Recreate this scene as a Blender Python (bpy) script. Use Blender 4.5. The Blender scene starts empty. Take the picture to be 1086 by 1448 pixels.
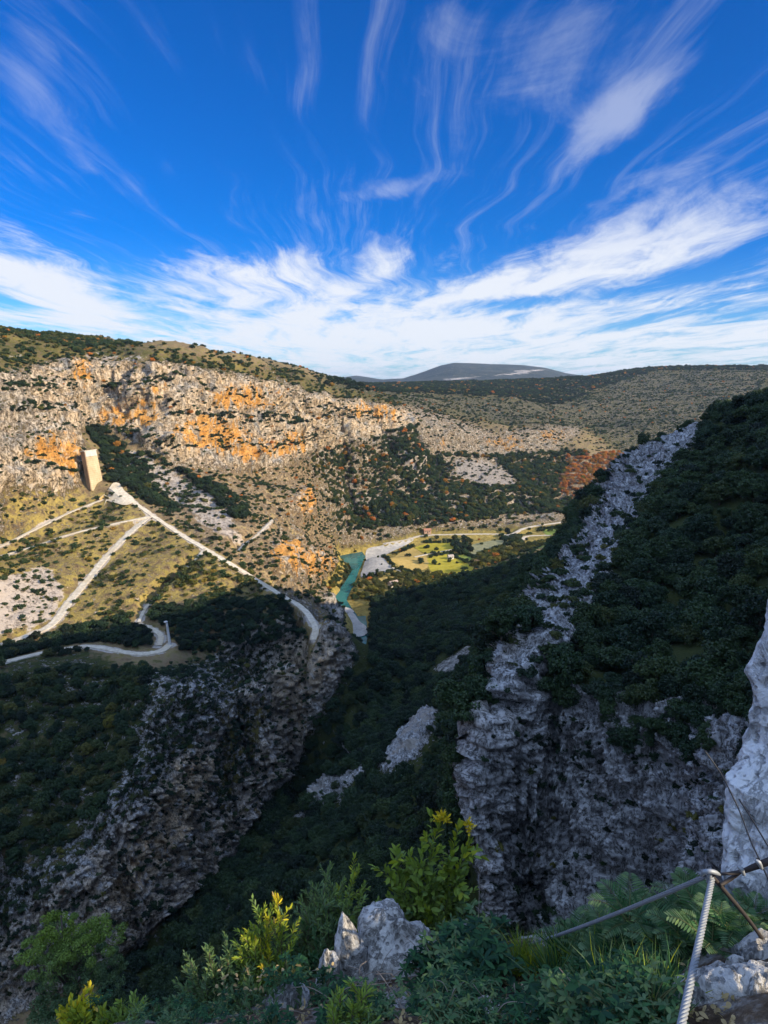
import bpy, math, random
import numpy as np
from math import radians, sin, cos, tan, pi
random.seed(7)
rng = np.random.default_rng(7)
scene = bpy.context.scene
COL = scene.collection

# ------------------------------------------------------------------ camera model
W0, H0, F0 = 1086., 1448., 965.
PITCH = radians(10.8)
EYE = 200.0
cp, sp = cos(PITCH), sin(PITCH)

def ray(px, py):
    xc = (px - W0/2)/F0; yc = -(py - H0/2)/F0
    return xc, cp + yc*sp, -sp + yc*cp
def at(px, py, Y=None, z=None):
    dx, dy, dz = ray(px, py)
    t = Y/dy if z is None else (z - EYE)/dz
    return (dx*t, dy*t, EYE + dz*t)
def project(x, y, z):
    zz = z - EYE
    d = y*cp - zz*sp
    u = y*sp + zz*cp
    d = np.where(d > 1e-3, d, 1e-3)
    return W0/2 + F0*x/d, H0/2 - F0*u/d, d

# ------------------------------------------------------------------ noise
_perm = np.arange(256); np.random.default_rng(3).shuffle(_perm); _perm = np.concatenate([_perm, _perm, _perm])
_g = np.random.default_rng(5).normal(size=(256, 3)); _g /= np.linalg.norm(_g, axis=1)[:, None]
def perlin(x, y, z, seed=0):
    x = np.asarray(x, dtype=np.float64) + seed*17.31; y = np.asarray(y, dtype=np.float64) + seed*5.77; z = np.asarray(z, dtype=np.float64) + seed*9.13
    xi = np.floor(x).astype(np.int64); yi = np.floor(y).astype(np.int64); zi = np.floor(z).astype(np.int64)
    xf, yf, zf = x-xi, y-yi, z-zi
    xi &= 255; yi &= 255; zi &= 255
    u = xf*xf*xf*(xf*(xf*6-15)+10); v = yf*yf*yf*(yf*(yf*6-15)+10); w = zf*zf*zf*(zf*(zf*6-15)+10)
    out = 0
    for a in (0, 1):
        pa = _perm[xi+a]; wu = u if a else 1-u
        for b in (0, 1):
            pb = _perm[pa+yi+b]; wv = v if b else 1-v
            for c in (0, 1):
                g = _g[_perm[pb+zi+c]]; ww = w if c else 1-w
                out = out + wu*wv*ww*(g[..., 0]*(xf-a)+g[..., 1]*(yf-b)+g[..., 2]*(zf-c))
    return out*1.5
def fbm(x, y, z, octs=3, seed=0, ridged=False):
    s = 0; a = 1.0; f = 1.0; n = 0
    for o in range(octs):
        v = perlin(x*f, y*f, z*f, seed+o*3)
        if ridged: v = 1-2*np.abs(v)*1.2
        s = s + a*v; n += a; a *= .5; f *= 2.03
    return s/n
def sstep(a, b, x):
    t = np.clip((x-a)/(b-a), 0, 1); return t*t*(3-2*t)

# ------------------------------------------------------------------ control lines of the land
CT = []
def L(*pts, world=False):
    ps = [p if world else at(p[0], p[1], **p[2]) for p in pts]
    CT.append([ps])
def y(v): return dict(Y=v)
def zz(v): return dict(z=v)
LINES = []
RIDGE = 262.
SUN_NOTCH = 231.  # unseen ridge heights, shaped low so that sun reaches the viewpoint bushes
def line(*pts):
    LINES.append([at(p[0], p[1], Y=p[2]) if len(p) == 3 and p[2] >= 60 else at(p[0], p[1], z=p[2]) for p in pts])
def wline(*pts):
    LINES.append(list(pts))
# -- the left mountain: crest, cliff top, ledge, cliff foot
line((-330,440,560),(-150,455,600),(0,470,640),(100,482,680),(200,498,700),(300,515,740),(400,533,840),(450,540,930))
line((-330,440,1000),(-150,462,1000),(0,476,1000),(100,488,1050),(200,504,1100),(300,521,1200),(400,538,1300))
line((-330,500,330),(-150,520,400),(0,531,480),(60,520,560),(100,510,590),(200,515,600),(300,530,625),(400,553,735),(480,572,915),(570,578,1065))
line((150,582,582),(220,578,585),(300,590,604),(400,592,718))
line((220,592,572),(300,604,589),(400,606,700))
line((128,602,562),(180,640,543),(240,655,548),(300,658,564),(380,662,664),(430,640,785),(500,618,900),(590,603,1045))
line((-330,700,270),(-150,700,345),(0,690,425),(60,690,452),(108,693,474))
line((-330,760,262),(-150,758,350),(0,752,415))
# slopes and roads of the left side
R_MAIN = [(158,692,478),(178,702,470),(200,718,458),(250,752,430),(300,782,405),(350,812,391),(400,843,377),(425,858,370),(440,875,357),(446,890,345),(443,905,336)]
R_LEFT = [(211,730,446),(185,752,430),(150,788,403),(120,825,375),(95,855,352),(72,884,330),(40,898,320),(0,912,310),(-60,925,300)]
R_MID  = [(211,730,446),(150,743,431),(100,755,419),(50,772,406),(0,786,395),(-60,800,385)]
R_UP   = [(150,704,472),(100,724,452),(50,748,425),(0,772,402),(-60,790,388)]
R_LOW  = [(-60,945,275),(0,937,281),(60,923,296),(90,918,301),(130,914,304),(190,924,301),(225,921,304),(240,911,312)]
R_SPUR = [(196,882,337),(215,889,331),(228,900,322),(224,913,310)]
P_TRAIL= [(385,735,500),(365,755,462),(345,770,446),(332,785,430)]
P_LOWT = [(290,775,409),(270,800,395),(245,830,380),(210,855,360),(196,880,338)]
P_RIM  = [(380,905,332),(350,920,322),(320,945,305),(290,975,290),(262,1010,275)]
for r in (R_MAIN, R_LEFT, R_MID, R_UP, R_LOW, R_SPUR): line(*r)
line((240,720,480),(330,725,482),(400,720,545),(440,705,700),(480,700,862))
line((340,760,446),(400,780,455),(425,772,560))
line((410,768,560),(430,763,590),(450,775,640))
line((405,818,520),(430,818,562),(452,815,620))
line((300,845,358),(340,850,362),(385,852,376))
line((250,880,336),(330,885,338),(400,880,350))
line((478,885,428),(487,907,440),(465,895,390))
line((502,930,1.),(515,930,1.),(513,948,1.),(505,952,1.))
line((522,870,3.),(524,900,3.),(525,930,3.))
# wooded side below the lower road
line((-200,1000,240),(-100,1000,245),(0,1000,253),(150,1000,258))
line((-200,1100,205),(-100,1100,215),(0,1100,224),(140,1100,230))
line((-200,1250,170),(-100,1220,185),(0,1210,197),(80,1200,203))
# gorge wall rim and foot
line((447,910,334),(400,936,320),(365,965,298),(330,1000,277),(290,1040,256),(250,1072,243),(215,1115,228),(180,1160,213),(120,1250,196),(40,1345,184),(-60,1440,175))
line((506,925,2.),(480,960,3.),(450,1003,3.),(410,1062,4.),(370,1122,5.),(310,1205,6.),(230,1292,8.),(150,1372,10.),(60,1452,12.),(-60,1540,14.))
line((500,940,2.),(468,1003,3.),(435,1062,4.),(395,1122,5.),(335,1205,6.),(258,1292,8.),(178,1372,10.),(90,1452,12.),(-30,1540,14.))
# valley floor
line((447,858,4.),(468,825,3.),(485,800,2.),(470,786,2.),(482,779,3.),(515,772,4.),(560,764,6.),(600,757,8.))
line((470,866,1.),(505,815,2.),(520,800,2.5),(540,835,4.))
line((500,905,1.),(520,850,4.),(560,842,5.))
line((520,790,3.),(560,790,4.),(620,782,5.),(680,772,6.),(740,760,9.),(800,750,11.))
line((560,815,4.),(620,812,4.),(680,800,5.),(740,782,8.))
line((600,757,8.),(650,755,9.),(700,754,9.),(750,744,12.),(790,738,13.),(835,732,14.),(880,725,16.))
line((700,800,650),(770,778,670),(840,752,690),(900,735,690))
# slopes beyond the river
line((480,740,800),(520,735,850),(560,720,880),(620,722,905),(700,722,930),(780,712,990),(850,705,1010))
line((480,660,888),(520,680,905),(560,690,930),(650,700,950),(750,695,980),(830,690,1020),(900,690,1050))
line((540,640,985),(650,645,1055),(750,652,1100),(830,640,1150),(900,640,1240))
line((600,628,1045),(640,632,1075),(690,640,1105),(740,634,1120),(800,625,1180))
line((600,600,1065),(640,607,1095),(690,622,1120),(740,612,1132),(800,608,1230))
line((600,580,1150),(650,590,1260),(700,600,1290),(750,592,1320),(830,602,1500),(900,600,1400),(1000,600,1350),(1150,600,1300))
line((520,552,1250),(600,560,1500),(700,560,1600),(800,560,1900),(900,556,1950),(1000,556,1800),(1150,555,1700))
line((450,545,1500),(560,545,2100),(650,540,2400),(750,538,2600),(850,533,2600),(900,522,2500),(950,519,2450),(1020,518,2450),(1086,519,2450),(1300,522,2400))
line((450,560,3400),(650,556,3400),(850,545,3400),(950,535,3400),(1086,533,3400),(1300,540,3400))
# the shaded side: lower spur against the valley
line((535,852,600),(560,844,610),(630,829,592),(700,808,562),(770,787,530),(840,763,500))
line((600,900,430),(700,862,430),(780,802,425))
line((600,1000,320),(690,950,322),(770,860,325),(835,775,370))
line((520,1000,352),(570,1050,270),(640,1080,230))
line((480,1100,271),(600,1200,190),(655,1200,152))
line((400,1250,206),(500,1200,216))
line((320,1330,196),(400,1400,156),(500,1350,150),(600,1300,150),(680,1300,126))
line((200,1448,166),(300,1400,172))
line((500,1448,112),(620,1420,112),(715,1410,104))
line((662,1100,188),(690,1010,215))
# rock bluff: rim, face top, face foot
line((868,700,290),(850,742,262),(822,790,226),(800,830,190),(760,885,155),(730,930,130),(706,970,115),(690,1000,106))
line((678,1060,104),(675,1100,103),(690,1200,101.5),(715,1320,99))
line((690,1000,106),(760,975,113),(850,985,108),(950,1010,98),(1010,1040,88),(1100,1060,75))
line((715,1335,98),(800,1345,93),(900,1330,85),(980,1295,77),(1100,1260,64))
line((700,1460,88),(800,1450,75),(950,1450,65))
line((870,690,290),(900,652,300),(950,622,300),(1000,600,300),(1086,570,272),(1200,528,262),(1330,490,250))
line((900,800,172),(950,700,222),(1050,650,232))
line((800,930,124),(850,900,137),(950,850,150),(1050,790,160),(1120,740,165))
line((900,955,112),(1000,945,105),(1086,900,108))
# land beyond the bluff skyline (hidden)
wline((190,480,105),(235,430,125),(270,330,165),(200,620,30),(300,700,40),(400,600,80))
# out of frame: the mountain continues to the right of and behind the viewpoint
wline((150,141,243),(152,60,262),(150,-70,RIDGE),(120,-160,300),(0,-200,290),(-120,-180,262))
wline((300,330,170),(300,200,215),(300,60,285),(300,-60,308),(300,-300,380),(0,-500,360),(-300,-400,250),(500,500,170),(700,200,330))
wline((110,60,240),(100,0,238),(87,-37,SUN_NOTCH),(80,-60,236),(30,-80,235),(-60,-80,205),(-150,-60,110))
wline((60,20,218),(50,-10,216),(45,-20,212),(20,-30,210),(-15,-30,200),(-40,-20,168),(-90,0,90))
wline((70,60,205),(62,75,170))
wline((20,8,196),(10,14,188),(0,16,180),(-10,12,178),(-18,0,178))
wline((-18.5,35,158),(-24,42,150))
wline((30,30,165),(0,40,148),(-25,30,140),(-45,10,135))
wline((30,60,138),(0,65,125),(-40,60,105),(-80,50,70))
wline((-140,80,40),(-180,120,40),(-60,110,40),(-110,130,18),(-160,60,14))
wline((-700,100,260),(-500,0,240),(-350,-150,180),(-300,250,190),(-330,120,120),(-240,150,70))
wline((-3000,1000,240),(-1500,3000,240),(3000,1000,330),(2500,3000,250),(0,-3000,300),(-2500,-1500,250),(2500,-1500,350))

def densify(ps, step=.05):
    out = []
    q = [(math.atan2(p[0], p[1]), math.log(math.hypot(p[0], p[1])), p[2]) for p in ps]
    for a, b in zip(q[:-1], q[1:]):
        if abs(a[0]-b[0]) > 1.2: out.append(a); continue
        n = max(1, int(math.hypot(a[0]-b[0], a[1]-b[1])/step))
        for i in range(n):
            t = i/n; out.append(tuple(a[k]*(1-t)+b[k]*t for k in range(3)))
    out.append(q[-1])
    return out
pts = []
for ps in LINES: pts += densify(ps)
pts = np.array(pts)
# merge control points that nearly coincide
keep = []
for i in range(len(pts)):
    if all(np.hypot(*(pts[i, :2]-pts[j, :2])) > .012 for j in keep): keep.append(i)
pts = pts[keep]
# wrap the azimuth so that the land closes behind the viewpoint
wrapL = pts[pts[:, 0] > 1.8].copy(); wrapL[:, 0] -= 2*pi
wrapR = pts[pts[:, 0] < -1.8].copy(); wrapR[:, 0] += 2*pi
pts = np.vstack([pts, wrapL, wrapR])
CU, CV, CZ = pts[:, 0], pts[:, 1], pts[:, 2]
C0 = .012
def kern(du, dv): return np.sqrt(du*du+dv*dv+C0*C0)
N = len(pts)
A = np.zeros((N+3, N+3))
A[:N, :N] = kern(CU[:, None]-CU[None], CV[:, None]-CV[None]) - 0.0008*np.eye(N)
A[:N, N] = 1; A[:N, N+1] = CU; A[:N, N+2] = CV; A[N:, :N] = A[:N, N:].T
sol = np.linalg.solve(A, np.concatenate([CZ, np.zeros(3)]))
def rbf(u, v):
    u = np.asarray(u, dtype=np.float32).ravel(); v = np.asarray(v, dtype=np.float32).ravel()
    out = np.empty(len(u), dtype=np.float32)
    cu = CU.astype(np.float32); cv = CV.astype(np.float32); w = sol[:N].astype(np.float32)
    for i in range(0, len(u), 20000):
        s = slice(i, i+20000)
        d = (u[s, None]-cu[None])**2; d += (v[s, None]-cv[None])**2; d += C0*C0
        np.sqrt(d, out=d)
        out[s] = d @ w
    return out + sol[N] + sol[N+1]*u + sol[N+2]*v

# tabulated base height on (azimuth, ln r)
AZF = radians(38)
GU = np.concatenate([np.linspace(-pi, -AZF, 70)[:-1], np.linspace(-AZF, AZF, 520), np.linspace(AZF, pi, 70)[1:]])
GV = np.linspace(math.log(20), math.log(3600), 760)
UU, VV = np.meshgrid(GU, GV, indexing='ij')
BASE = rbf(UU, VV).reshape(UU.shape)
gi = np.arange(len(GU))
def base_z(x, yv):
    x = np.asarray(x, dtype=float); yv = np.asarray(yv, dtype=float)
    u = np.arctan2(x, yv); v = np.log(np.maximum(np.hypot(x, yv), 20.01))
    fu = np.clip(np.interp(u, GU, gi), 0, len(GU)-1.001); fv = np.clip((v-GV[0])/(GV[1]-GV[0]), 0, len(GV)-1.001)
    a = fu.astype(int); b = fv.astype(int); fa = fu-a; fb = fv-b
    return (BASE[a, b]*(1-fa)*(1-fb)+BASE[a+1, b]*fa*(1-fb)+BASE[a, b+1]*(1-fa)*fb+BASE[a+1, b+1]*fa*fb)

# ------------------------------------------------------------------ roads, river, fields in plan
def smooth_line(ps, n=6):
    """Catmull-Rom through 3-D points"""
    P = [np.array(p) for p in ps]; P = [2*P[0]-P[1]]+P+[2*P[-1]-P[-2]]
    out = []
    for i in range(1, len(P)-2):
        for k in range(n):
            t = k/n
            out.append(.5*((2*P[i])+(-P[i-1]+P[i+1])*t+(2*P[i-1]-5*P[i]+4*P[i+1]-P[i+2])*t*t+(-P[i-1]+3*P[i]-3*P[i+1]+P[i+2])*t**3))
    out.append(P[-2]); return np.array(out)
def from_px(lst): return [at(a, b, Y=c) if c >= 60 else at(a, b, z=c) for a, b, c in lst]
R_VALLEY = [(545,768,5.),(575,763,6.5),(600,757,8.),(650,755.5,9.),(700,755,9.),(722,756,10.),(745,746,12.),(790,739,13.),(836,733,14.)]
R_FIELD  = [(738,763,9.),(746,758,9.5),(780,757,10.),(812,757,11.),(838,748,13.)]
ROADS = [('gravel_road', R_MAIN, 3.6), ('gravel_road', R_LEFT, 4.2), ('dirt_track', R_MID, 2.6), ('dirt_track', R_UP, 2.4), ('gravel_road', R_LOW, 3.5),
         ('gravel_road', R_SPUR, 2.8), ('foot_path', P_TRAIL, 1.6), ('foot_path', P_LOWT, 2.0), ('gravel_road', R_VALLEY, 4.5), ('dirt_track', R_FIELD, 4.2)]
ROADP = [(n, smooth_line(from_px(r)), w) for n, r, w in ROADS]
RIVER_PX = [(464,858),(471,846),(482,831),(491,818),(498,806),(494,798),(485,793),(479,786),(495,783),(512,780),(517,787),(512,797),(508,806),(503,820),(496,835),(490,848),(495,856),(500,864),(507,871),(519,870),(519,884),(520,900),(515,925),(510,936),(500,940),(496,938),(500,925),(501,910),(499,898),(497,884),(490,870),(480,862)]
WATER_Z = 1.0
RIVER = np.array([at(a, b, z=WATER_Z) for a, b in RIVER_PX])
def in_poly(x, yv, poly):
    x = np.asarray(x); yv = np.asarray(yv); c = np.zeros(x.shape, bool)
    n = len(poly); j = n-1
    for i in range(n):
        xi, yi, xj, yj = poly[i][0], poly[i][1], poly[j][0], poly[j][1]
        if yi != yj:
            c ^= ((yi > yv) != (yj > yv)) & (x < (xj-xi)*(yv-yi)/(yj-yi)+xi)
        j = i
    return c
def seg_dist(x, yv, P, zvals=False):
    best = np.full(x.shape, 1e9); zb = np.zeros(x.shape)
    for a, b in zip(P[:-1], P[1:]):
        d = b[:2]-a[:2]; l2 = d@d+1e-9
        t = np.clip(((x-a[0])*d[0]+(yv-a[1])*d[1])/l2, 0, 1)
        dd = np.hypot(x-a[0]-t*d[0], yv-a[1]-t*d[1])
        m = dd < best; best = np.where(m, dd, best)
        if zvals: zb = np.where(m, a[2]+t*(b[2]-a[2]), zb)
    return (best, zb) if zvals else best
def shape_z(x, yv):
    """height of the land (without the rock relief): base + swells, bedded along the roads, carved for the river"""
    sh = np.shape(x); x = np.asarray(x, float).ravel(); yv = np.asarray(yv, float).ravel()
    z = base_z(x, yv).astype(float)
    r = np.hypot(x, yv)
    w = sstep(1.5, 14, z)*np.clip(r/350, .15, 1.6)
    road_d = np.full(len(x), 1e9); road_z = np.zeros(len(x)); road_w = np.zeros(len(x))
    for n, P, wd in ROADP:
        lo = P[:, :2].min(0)-16; hi = P[:, :2].max(0)+16
        m = np.where((x > lo[0]) & (x < hi[0]) & (yv > lo[1]) & (yv < hi[1]))[0]
        if len(m) == 0: continue
        d, zr = seg_dist(x[m], yv[m], P, True)
        d = d-wd/2
        b = d < road_d[m]; mm = m[b]
        road_d[mm] = d[b]; road_z[mm] = zr[b]
    near = 1-sstep(0, 11, road_d)
    w = w*(1-near)
    z = z + w*(fbm(x/70, yv/70, z/70, 2, 1)*5 + fbm(x/20, yv/20, z/20, 3, 4)*2.2)
    bed = 1-sstep(.3, 5.0, road_d)
    z = z*(1-bed)+(road_z-.25)*bed
    m = np.where((x > RIVER[:, 0].min()-6) & (x < RIVER[:, 0].max()+6) & (yv > RIVER[:, 1].min()-6) & (yv < RIVER[:, 1].max()+6))[0]
    if len(m):
        ins = in_poly(x[m], yv[m], RIVER)
        d = seg_dist(x[m], yv[m], np.vstack([RIVER, RIVER[:1]]))
        sd = np.where(ins, -d, d)
        low = WATER_Z-1.6
        b = 1-sstep(-4, 3.0, sd)
        z[m] = z[m]*(1-b)+np.minimum(z[m], low)*b
    return z.reshape(sh)

# ------------------------------------------------------------------ the terrain sheet
AZ = np.concatenate([np.linspace(-pi, -AZF, 90)[:-1], np.linspace(-AZF, AZF, 1050), np.linspace(AZF, pi, 90)[1:]])
NR = 980
FINE = 2200
vfine = np.linspace(math.log(22), math.log(3500), FINE)
uu, vv = np.meshgrid(AZ, vfine, indexing='ij')
rr = np.exp(vv)
zb = base_z(rr*np.sin(uu), rr*np.cos(uu))
el = np.arctan2(zb-EYE, rr)
runmax = np.maximum.accumulate(el, axis=1)
de = np.diff(runmax, axis=1)
# rows are spread by how far the profile climbs in view, plus a share for hidden ground
cost = de + .10*np.diff(vv, axis=1) + .12*np.abs(np.diff(el, axis=1))
k = 7
for _ in range(2):
    pad = np.pad(cost, ((k, k), (0, 0)), mode='edge'); cs = np.cumsum(np.vstack([np.zeros((1, pad.shape[1])), pad]), axis=0)
    cost = (cs[2*k+1:]-cs[:-2*k-1])/(2*k+1)
cum = np.concatenate([np.zeros((len(AZ), 1)), np.cumsum(cost, axis=1)], axis=1); cum /= cum[:, -1:]
tt = np.linspace(0, 1, NR)
Vg = np.stack([np.interp(tt, cum[i], vfine) for i in range(len(AZ))])
del uu, vv, rr, zb, el, runmax, de, cost, cum
Rg = np.exp(Vg); Ug = np.repeat(AZ[:, None], NR, axis=1)
X = Rg*np.sin(Ug); Y = Rg*np.cos(Ug)
Z = shape_z(X, Y)
def grid_normals(X, Y, Z):
    dxu, dyu, dzu = np.gradient(X, axis=0), np.gradient(Y, axis=0), np.gradient(Z, axis=0)
    dxv, dyv, dzv = np.gradient(X, axis=1), np.gradient(Y, axis=1), np.gradient(Z, axis=1)
    nx = dyu*dzv-dzu*dyv; ny = dzu*dxv-dxu*dzv; nz = dxu*dyv-dyu*dxv
    l = np.sqrt(nx*nx+ny*ny+nz*nz)+1e-9
    s = np.where(nz < 0, -1, 1)
    return nx/l*s, ny/l*s, nz/l*s
def blur(a, k):
    for ax in (0, 1):
        p = np.pad(a, [(k, k) if i == ax else (0, 0) for i in (0, 1)], mode='edge')
        c = np.cumsum(p, axis=ax); z0 = np.zeros_like(np.take(c, [0], ax)); c = np.concatenate([z0, c], axis=ax)
        n = a.shape[ax]
        a = (np.take(c, np.arange(2*k+1, 2*k+1+n), ax)-np.take(c, np.arange(n), ax))/(2*k+1)
    return a
nx, ny, nz = grid_normals(X, Y, Z)
nx, ny, nz = blur(nx, 4), blur(ny, 4), blur(nz, 4)
nl = np.sqrt(nx*nx+ny*ny+nz*nz)+1e-9; nx /= nl; ny /= nl; nz /= nl
steep = 1-nz                     # 0 flat .. 1 vertical
roadd = np.full(X.shape, 1e9)
for n, P, wd in ROADP:
    lo = P[:, :2].min(0)-12; hi = P[:, :2].max(0)+12
    m = (X > lo[0]) & (X < hi[0]) & (Y > lo[1]) & (Y < hi[1])
    roadd[m] = np.minimum(roadd[m], seg_dist(X[m], Y[m], P)-wd/2)
PX, PY, PD = project(X, Y, Z)
EL = np.arctan2(Z-EYE, Rg)
VIS = (EL >= np.maximum.accumulate(EL, axis=1)-.004) & (np.abs(Ug) < AZF)
# ------------------------------------------------------------------ ground cover classes
attr = {n: np.zeros(X.shape) for n in ('rock', 'orange', 'scree', 'green', 'dry', 'warm')}
attr['rock'] = sstep(.20, .42, steep)*.8
attr['green'][:] = .45; attr['dry'][:] = .35; attr['warm'][:] = .3
FARM = ~((PX > 840) & (Y < 700) & (X > 40))
def paint(poly, far=True, **kw):
    m = in_poly(PX, PY, poly) & VIS
    if far and min(p[1] for p in poly) < 660 and max(p[0] for p in poly) > 840: m &= FARM
    for k, v in kw.items(): attr[k][m] = v
def blob(cx, cy, rx, ry, **kw):
    d = ((PX-cx)/rx)**2+((PY-cy)/ry)**2
    m = (d < 1) & VIS
    for k, v in kw.items(): attr[k][m] = np.maximum(attr[k][m], v*(1-d[m])**.5)
valley = (Z < 16) & (Y > 440)
attr['green'][valley] = .9; attr['dry'][valley] = .75; attr['rock'][valley] = 0
shade_side = (X > -20) & (Y < 620) & (Z > 5)
attr['green'][shade_side] = .9; attr['dry'][shade_side] = 0
paint([(-40,470),(0,465),(120,478),(450,535),(560,575),(420,552),(300,528),(100,506),(40,520),(-40,530)], rock=.16, green=.6, dry=.30)
paint([(30,520),(110,503),(240,513),(330,528),(430,553),(500,570),(582,575),(590,606),(500,622),(430,645),(380,665),(240,659),(150,605),(116,602),(112,695),(-20,700),(-20,540)], rock=.76, warm=.9)
paint([(-20,540),(30,525),(60,600),(40,640),(-20,660)], rock=.7, warm=.5)
paint([(0,690),(150,705),(215,725),(330,785),(440,860),(380,850),(250,850),(100,900),(0,910)], rock=.36, green=.55, dry=.6, warm=.7)
paint([(215,720),(170,640),(240,660),(380,665),(430,650),(500,640),(480,780),(450,855),(400,840),(300,775)], rock=.42, green=.3, dry=.6, warm=.7)
paint([(430,640),(600,610),(830,640),(850,740),(600,755),(480,780)], rock=.58, green=.45, dry=.3, warm=.55)
paint([(585,575),(640,590),(700,605),(760,604),(815,600),(830,615),(800,632),(750,640),(690,645),(590,640)], rock=.6, warm=.5)
paint([(400,535),(640,545),(860,528),(1086,516),(1086,650),(900,660),(830,605),(700,600),(585,575)], rock=.43, green=.62, dry=.18, warm=.35)
paint([(560,540),(780,528),(870,530),(850,560),(700,560),(600,562)], rock=.15, green=.5, dry=.1)
paint([(155,640),(195,640),(262,678),(318,712),(332,748),(270,722),(212,684)], scree=1.)
paint([(-20,825),(60,800),(98,832),(70,878),(-20,905)], scree=.9, warm=1.)
paint([(265,722),(330,748),(365,775),(340,780),(300,755)], scree=.7, warm=1.)
paint([(488,692),(525,700),(538,735),(505,738)], scree=.8)
paint([(560,650),(592,640),(612,685),(590,700)], rock=.85, scree=.5)
paint([(610,690),(640,700),(650,735),(625,730)], rock=.8, scree=.4)
paint([(700,690),(735,700),(725,725),(700,715)], rock=.75, scree=.4)
paint([(540,610),(575,603),(560,640),(540,660)], rock=.85)
paint([(520,720),(470,690),(470,670),(500,680)], scree=.5)
paint([(640,648),(700,652),(738,688),(690,692),(645,676)], scree=.75, rock=.6)
paint([(780,655),(880,640),(900,690),(860,720),(790,700)], green=.3, dry=.1, rock=.4)
paint([(108,500),(165,502),(205,505),(248,507),(246,513),(190,511),(112,508)], scree=1., warm=1., orange=.35, rock=.2)
paint([(-10,500),(30,502),(75,507),(72,511),(25,507),(-10,506)], scree=.9, warm=.8)
for b in [(335,566,58,15),(200,590,27,16),(290,615,52,28),(352,640,42,16),(160,588,20,13),(60,642,25,26),(95,650,17,38),(525,585,46,10),(110,530,16,22),
          (425,710,17,22),(405,785,25,25),(440,800,32,26),(712,627,32,9),(620,630,10,7),(780,617,25,6),(405,632,16,20),(225,560,14,10),(215,509,26,4)]:
    blob(*b, orange=1.)
blob(440,800,40,30,rock=.9); blob(405,785,32,30,rock=.9); blob(425,710,22,26,rock=.9)
paint([(1006,592),(975,648),(932,694),(902,748),(868,806),(838,862),(806,915),(786,985),(740,1010),(680,1010),(725,930),(795,830),(845,740),(895,645),(960,610)], far=False, rock=.78, warm=.05)
paint([(680,985),(800,965),(1000,1000),(1100,1040),(1100,1345),(690,1345),(665,1100)], rock=.96, warm=.05)
paint([(500,885),(478,940),(415,1055),(375,1112),(315,1198),(235,1290),(150,1372),(-10,1460),(-10,1235),(90,1195),(165,1110),(178,985),(215,950),(300,930),(400,900),(440,905)], rock=.8, warm=.55)
paint([(212,950),(300,930),(400,900),(440,905),(400,930),(325,995),(285,1036),(245,1068),(175,1156),(100,1236),(-10,1330),(-10,1235),(90,1195),(165,1110),(178,985)], rock=.56, green=.7, dry=0., warm=.2)
paint([(395,905),(440,905),(485,900),(470,945),(420,1030),(400,1000),(385,950)], rock=.9, warm=.75, orange=.1)
paint([(240,1075),(280,1045),(290,1085),(262,1150),(225,1210),(150,1300),(130,1260),(190,1170)], rock=.97, warm=.8, orange=.12)
paint([(300,1010),(345,985),(380,1000),(350,1090),(300,1150),(285,1110)], rock=.5, green=.7, warm=.3)
paint([(0,930),(120,922),(200,955),(180,1090),(100,1195),(0,1225)], rock=.40, green=.7, dry=0.)
paint([(505,925),(470,985),(430,1065),(380,1130),(330,1205),(235,1300),(100,1460),(700,1460),(680,1300),(660,1100),(600,950),(540,850)], green=.85, dry=0., rock=.25, warm=.1)
paint([(535,1088),(560,1045),(600,1003),(622,1005),(618,1030),(572,1092)], rock=1., scree=.5, warm=0)
paint([(405,1168),(440,1128),(515,1080),(522,1086),(480,1130)], rock=.9, scree=.4, warm=.1)
paint([(605,950),(660,913),(695,918),(640,955)], rock=.85, warm=0)
paint([(485,1055),(530,1033),(545,1045),(500,1075)], rock=.8, warm=0)
paint([(280,1290),(350,1245),(370,1255),(300,1300)], rock=.7, warm=0)
for k_ in attr: attr[k_] = np.clip(blur(blur(attr[k_], 5), 4), 0, 1)
clear = sstep(.5, 4, roadd)
attr['rock'] *= clear; attr['scree'] = np.maximum(attr['scree'], (1-sstep(0, 3.5, roadd))*.6)

# ------------------------------------------------------------------ rock relief
fx, fy, fz = X.ravel(), Y.ravel(), Z.ravel()
r = Rg.ravel(); rk = attr['rock'].ravel(); st = blur(steep, 3).ravel()
far = sstep(310, 390, r)
D = np.zeros(len(fx))
def pits(s):
    w = fbm(fx/s*.7, fy/s*.7, fz/s*.5, 2, 61)*.6
    n_ = fbm(fx/s+w, fy/s+w, fz/s*.55, 3, 63)
    return -sstep(.08, .5, n_)+.35*fbm(fx/s*2.5, fy/s*2.5, fz/s*1.4, 2, 65, ridged=True)
def relief(s, zs, lw=.45):
    wx = fbm(fx/s*.6, fy/s*.6, fz/s*.6, 2, 21)*.5
    a = fbm(fx/s+wx, fy/s-wx, fz/s*zs, 4, 11, ridged=True)
    b = fbm(fx/s*2.7, fy/s*2.7, fz/s*2.2, 3, 31)
    led = fz/s*2.1+fbm(fx/s*.5, fy/s*.5, fz/s*.5, 2, 41)*2.2
    led = (led-np.floor(led)); led = sstep(0, .75, led)-sstep(.8, 1, led)
    return a*.75 + b*.55 + (led-.5)*lw
D += far*(relief(75., .35, .2)*1.9+relief(30., .5)*1.35+relief(11., .6)*.6)*(1.2+4.2*sstep(.15, .5, st))*np.clip(r/600, .5, 1.3)*sstep(.3, .8, rk)
D += (1-far)*(relief(12., .26, .1)*1.6+relief(3.8, .3, .15)*.95+pits(1.7)*.8)*(.8+2.1*sstep(.15, .5, st))*np.clip(r/100, .5, 1.9)*sstep(.3, .8, rk)
D += fbm(fx/6, fy/6, fz/6, 3, 51)*np.clip(r/300, .2, 1.2)*.55*sstep(2.5, 12, Z.ravel())
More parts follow.
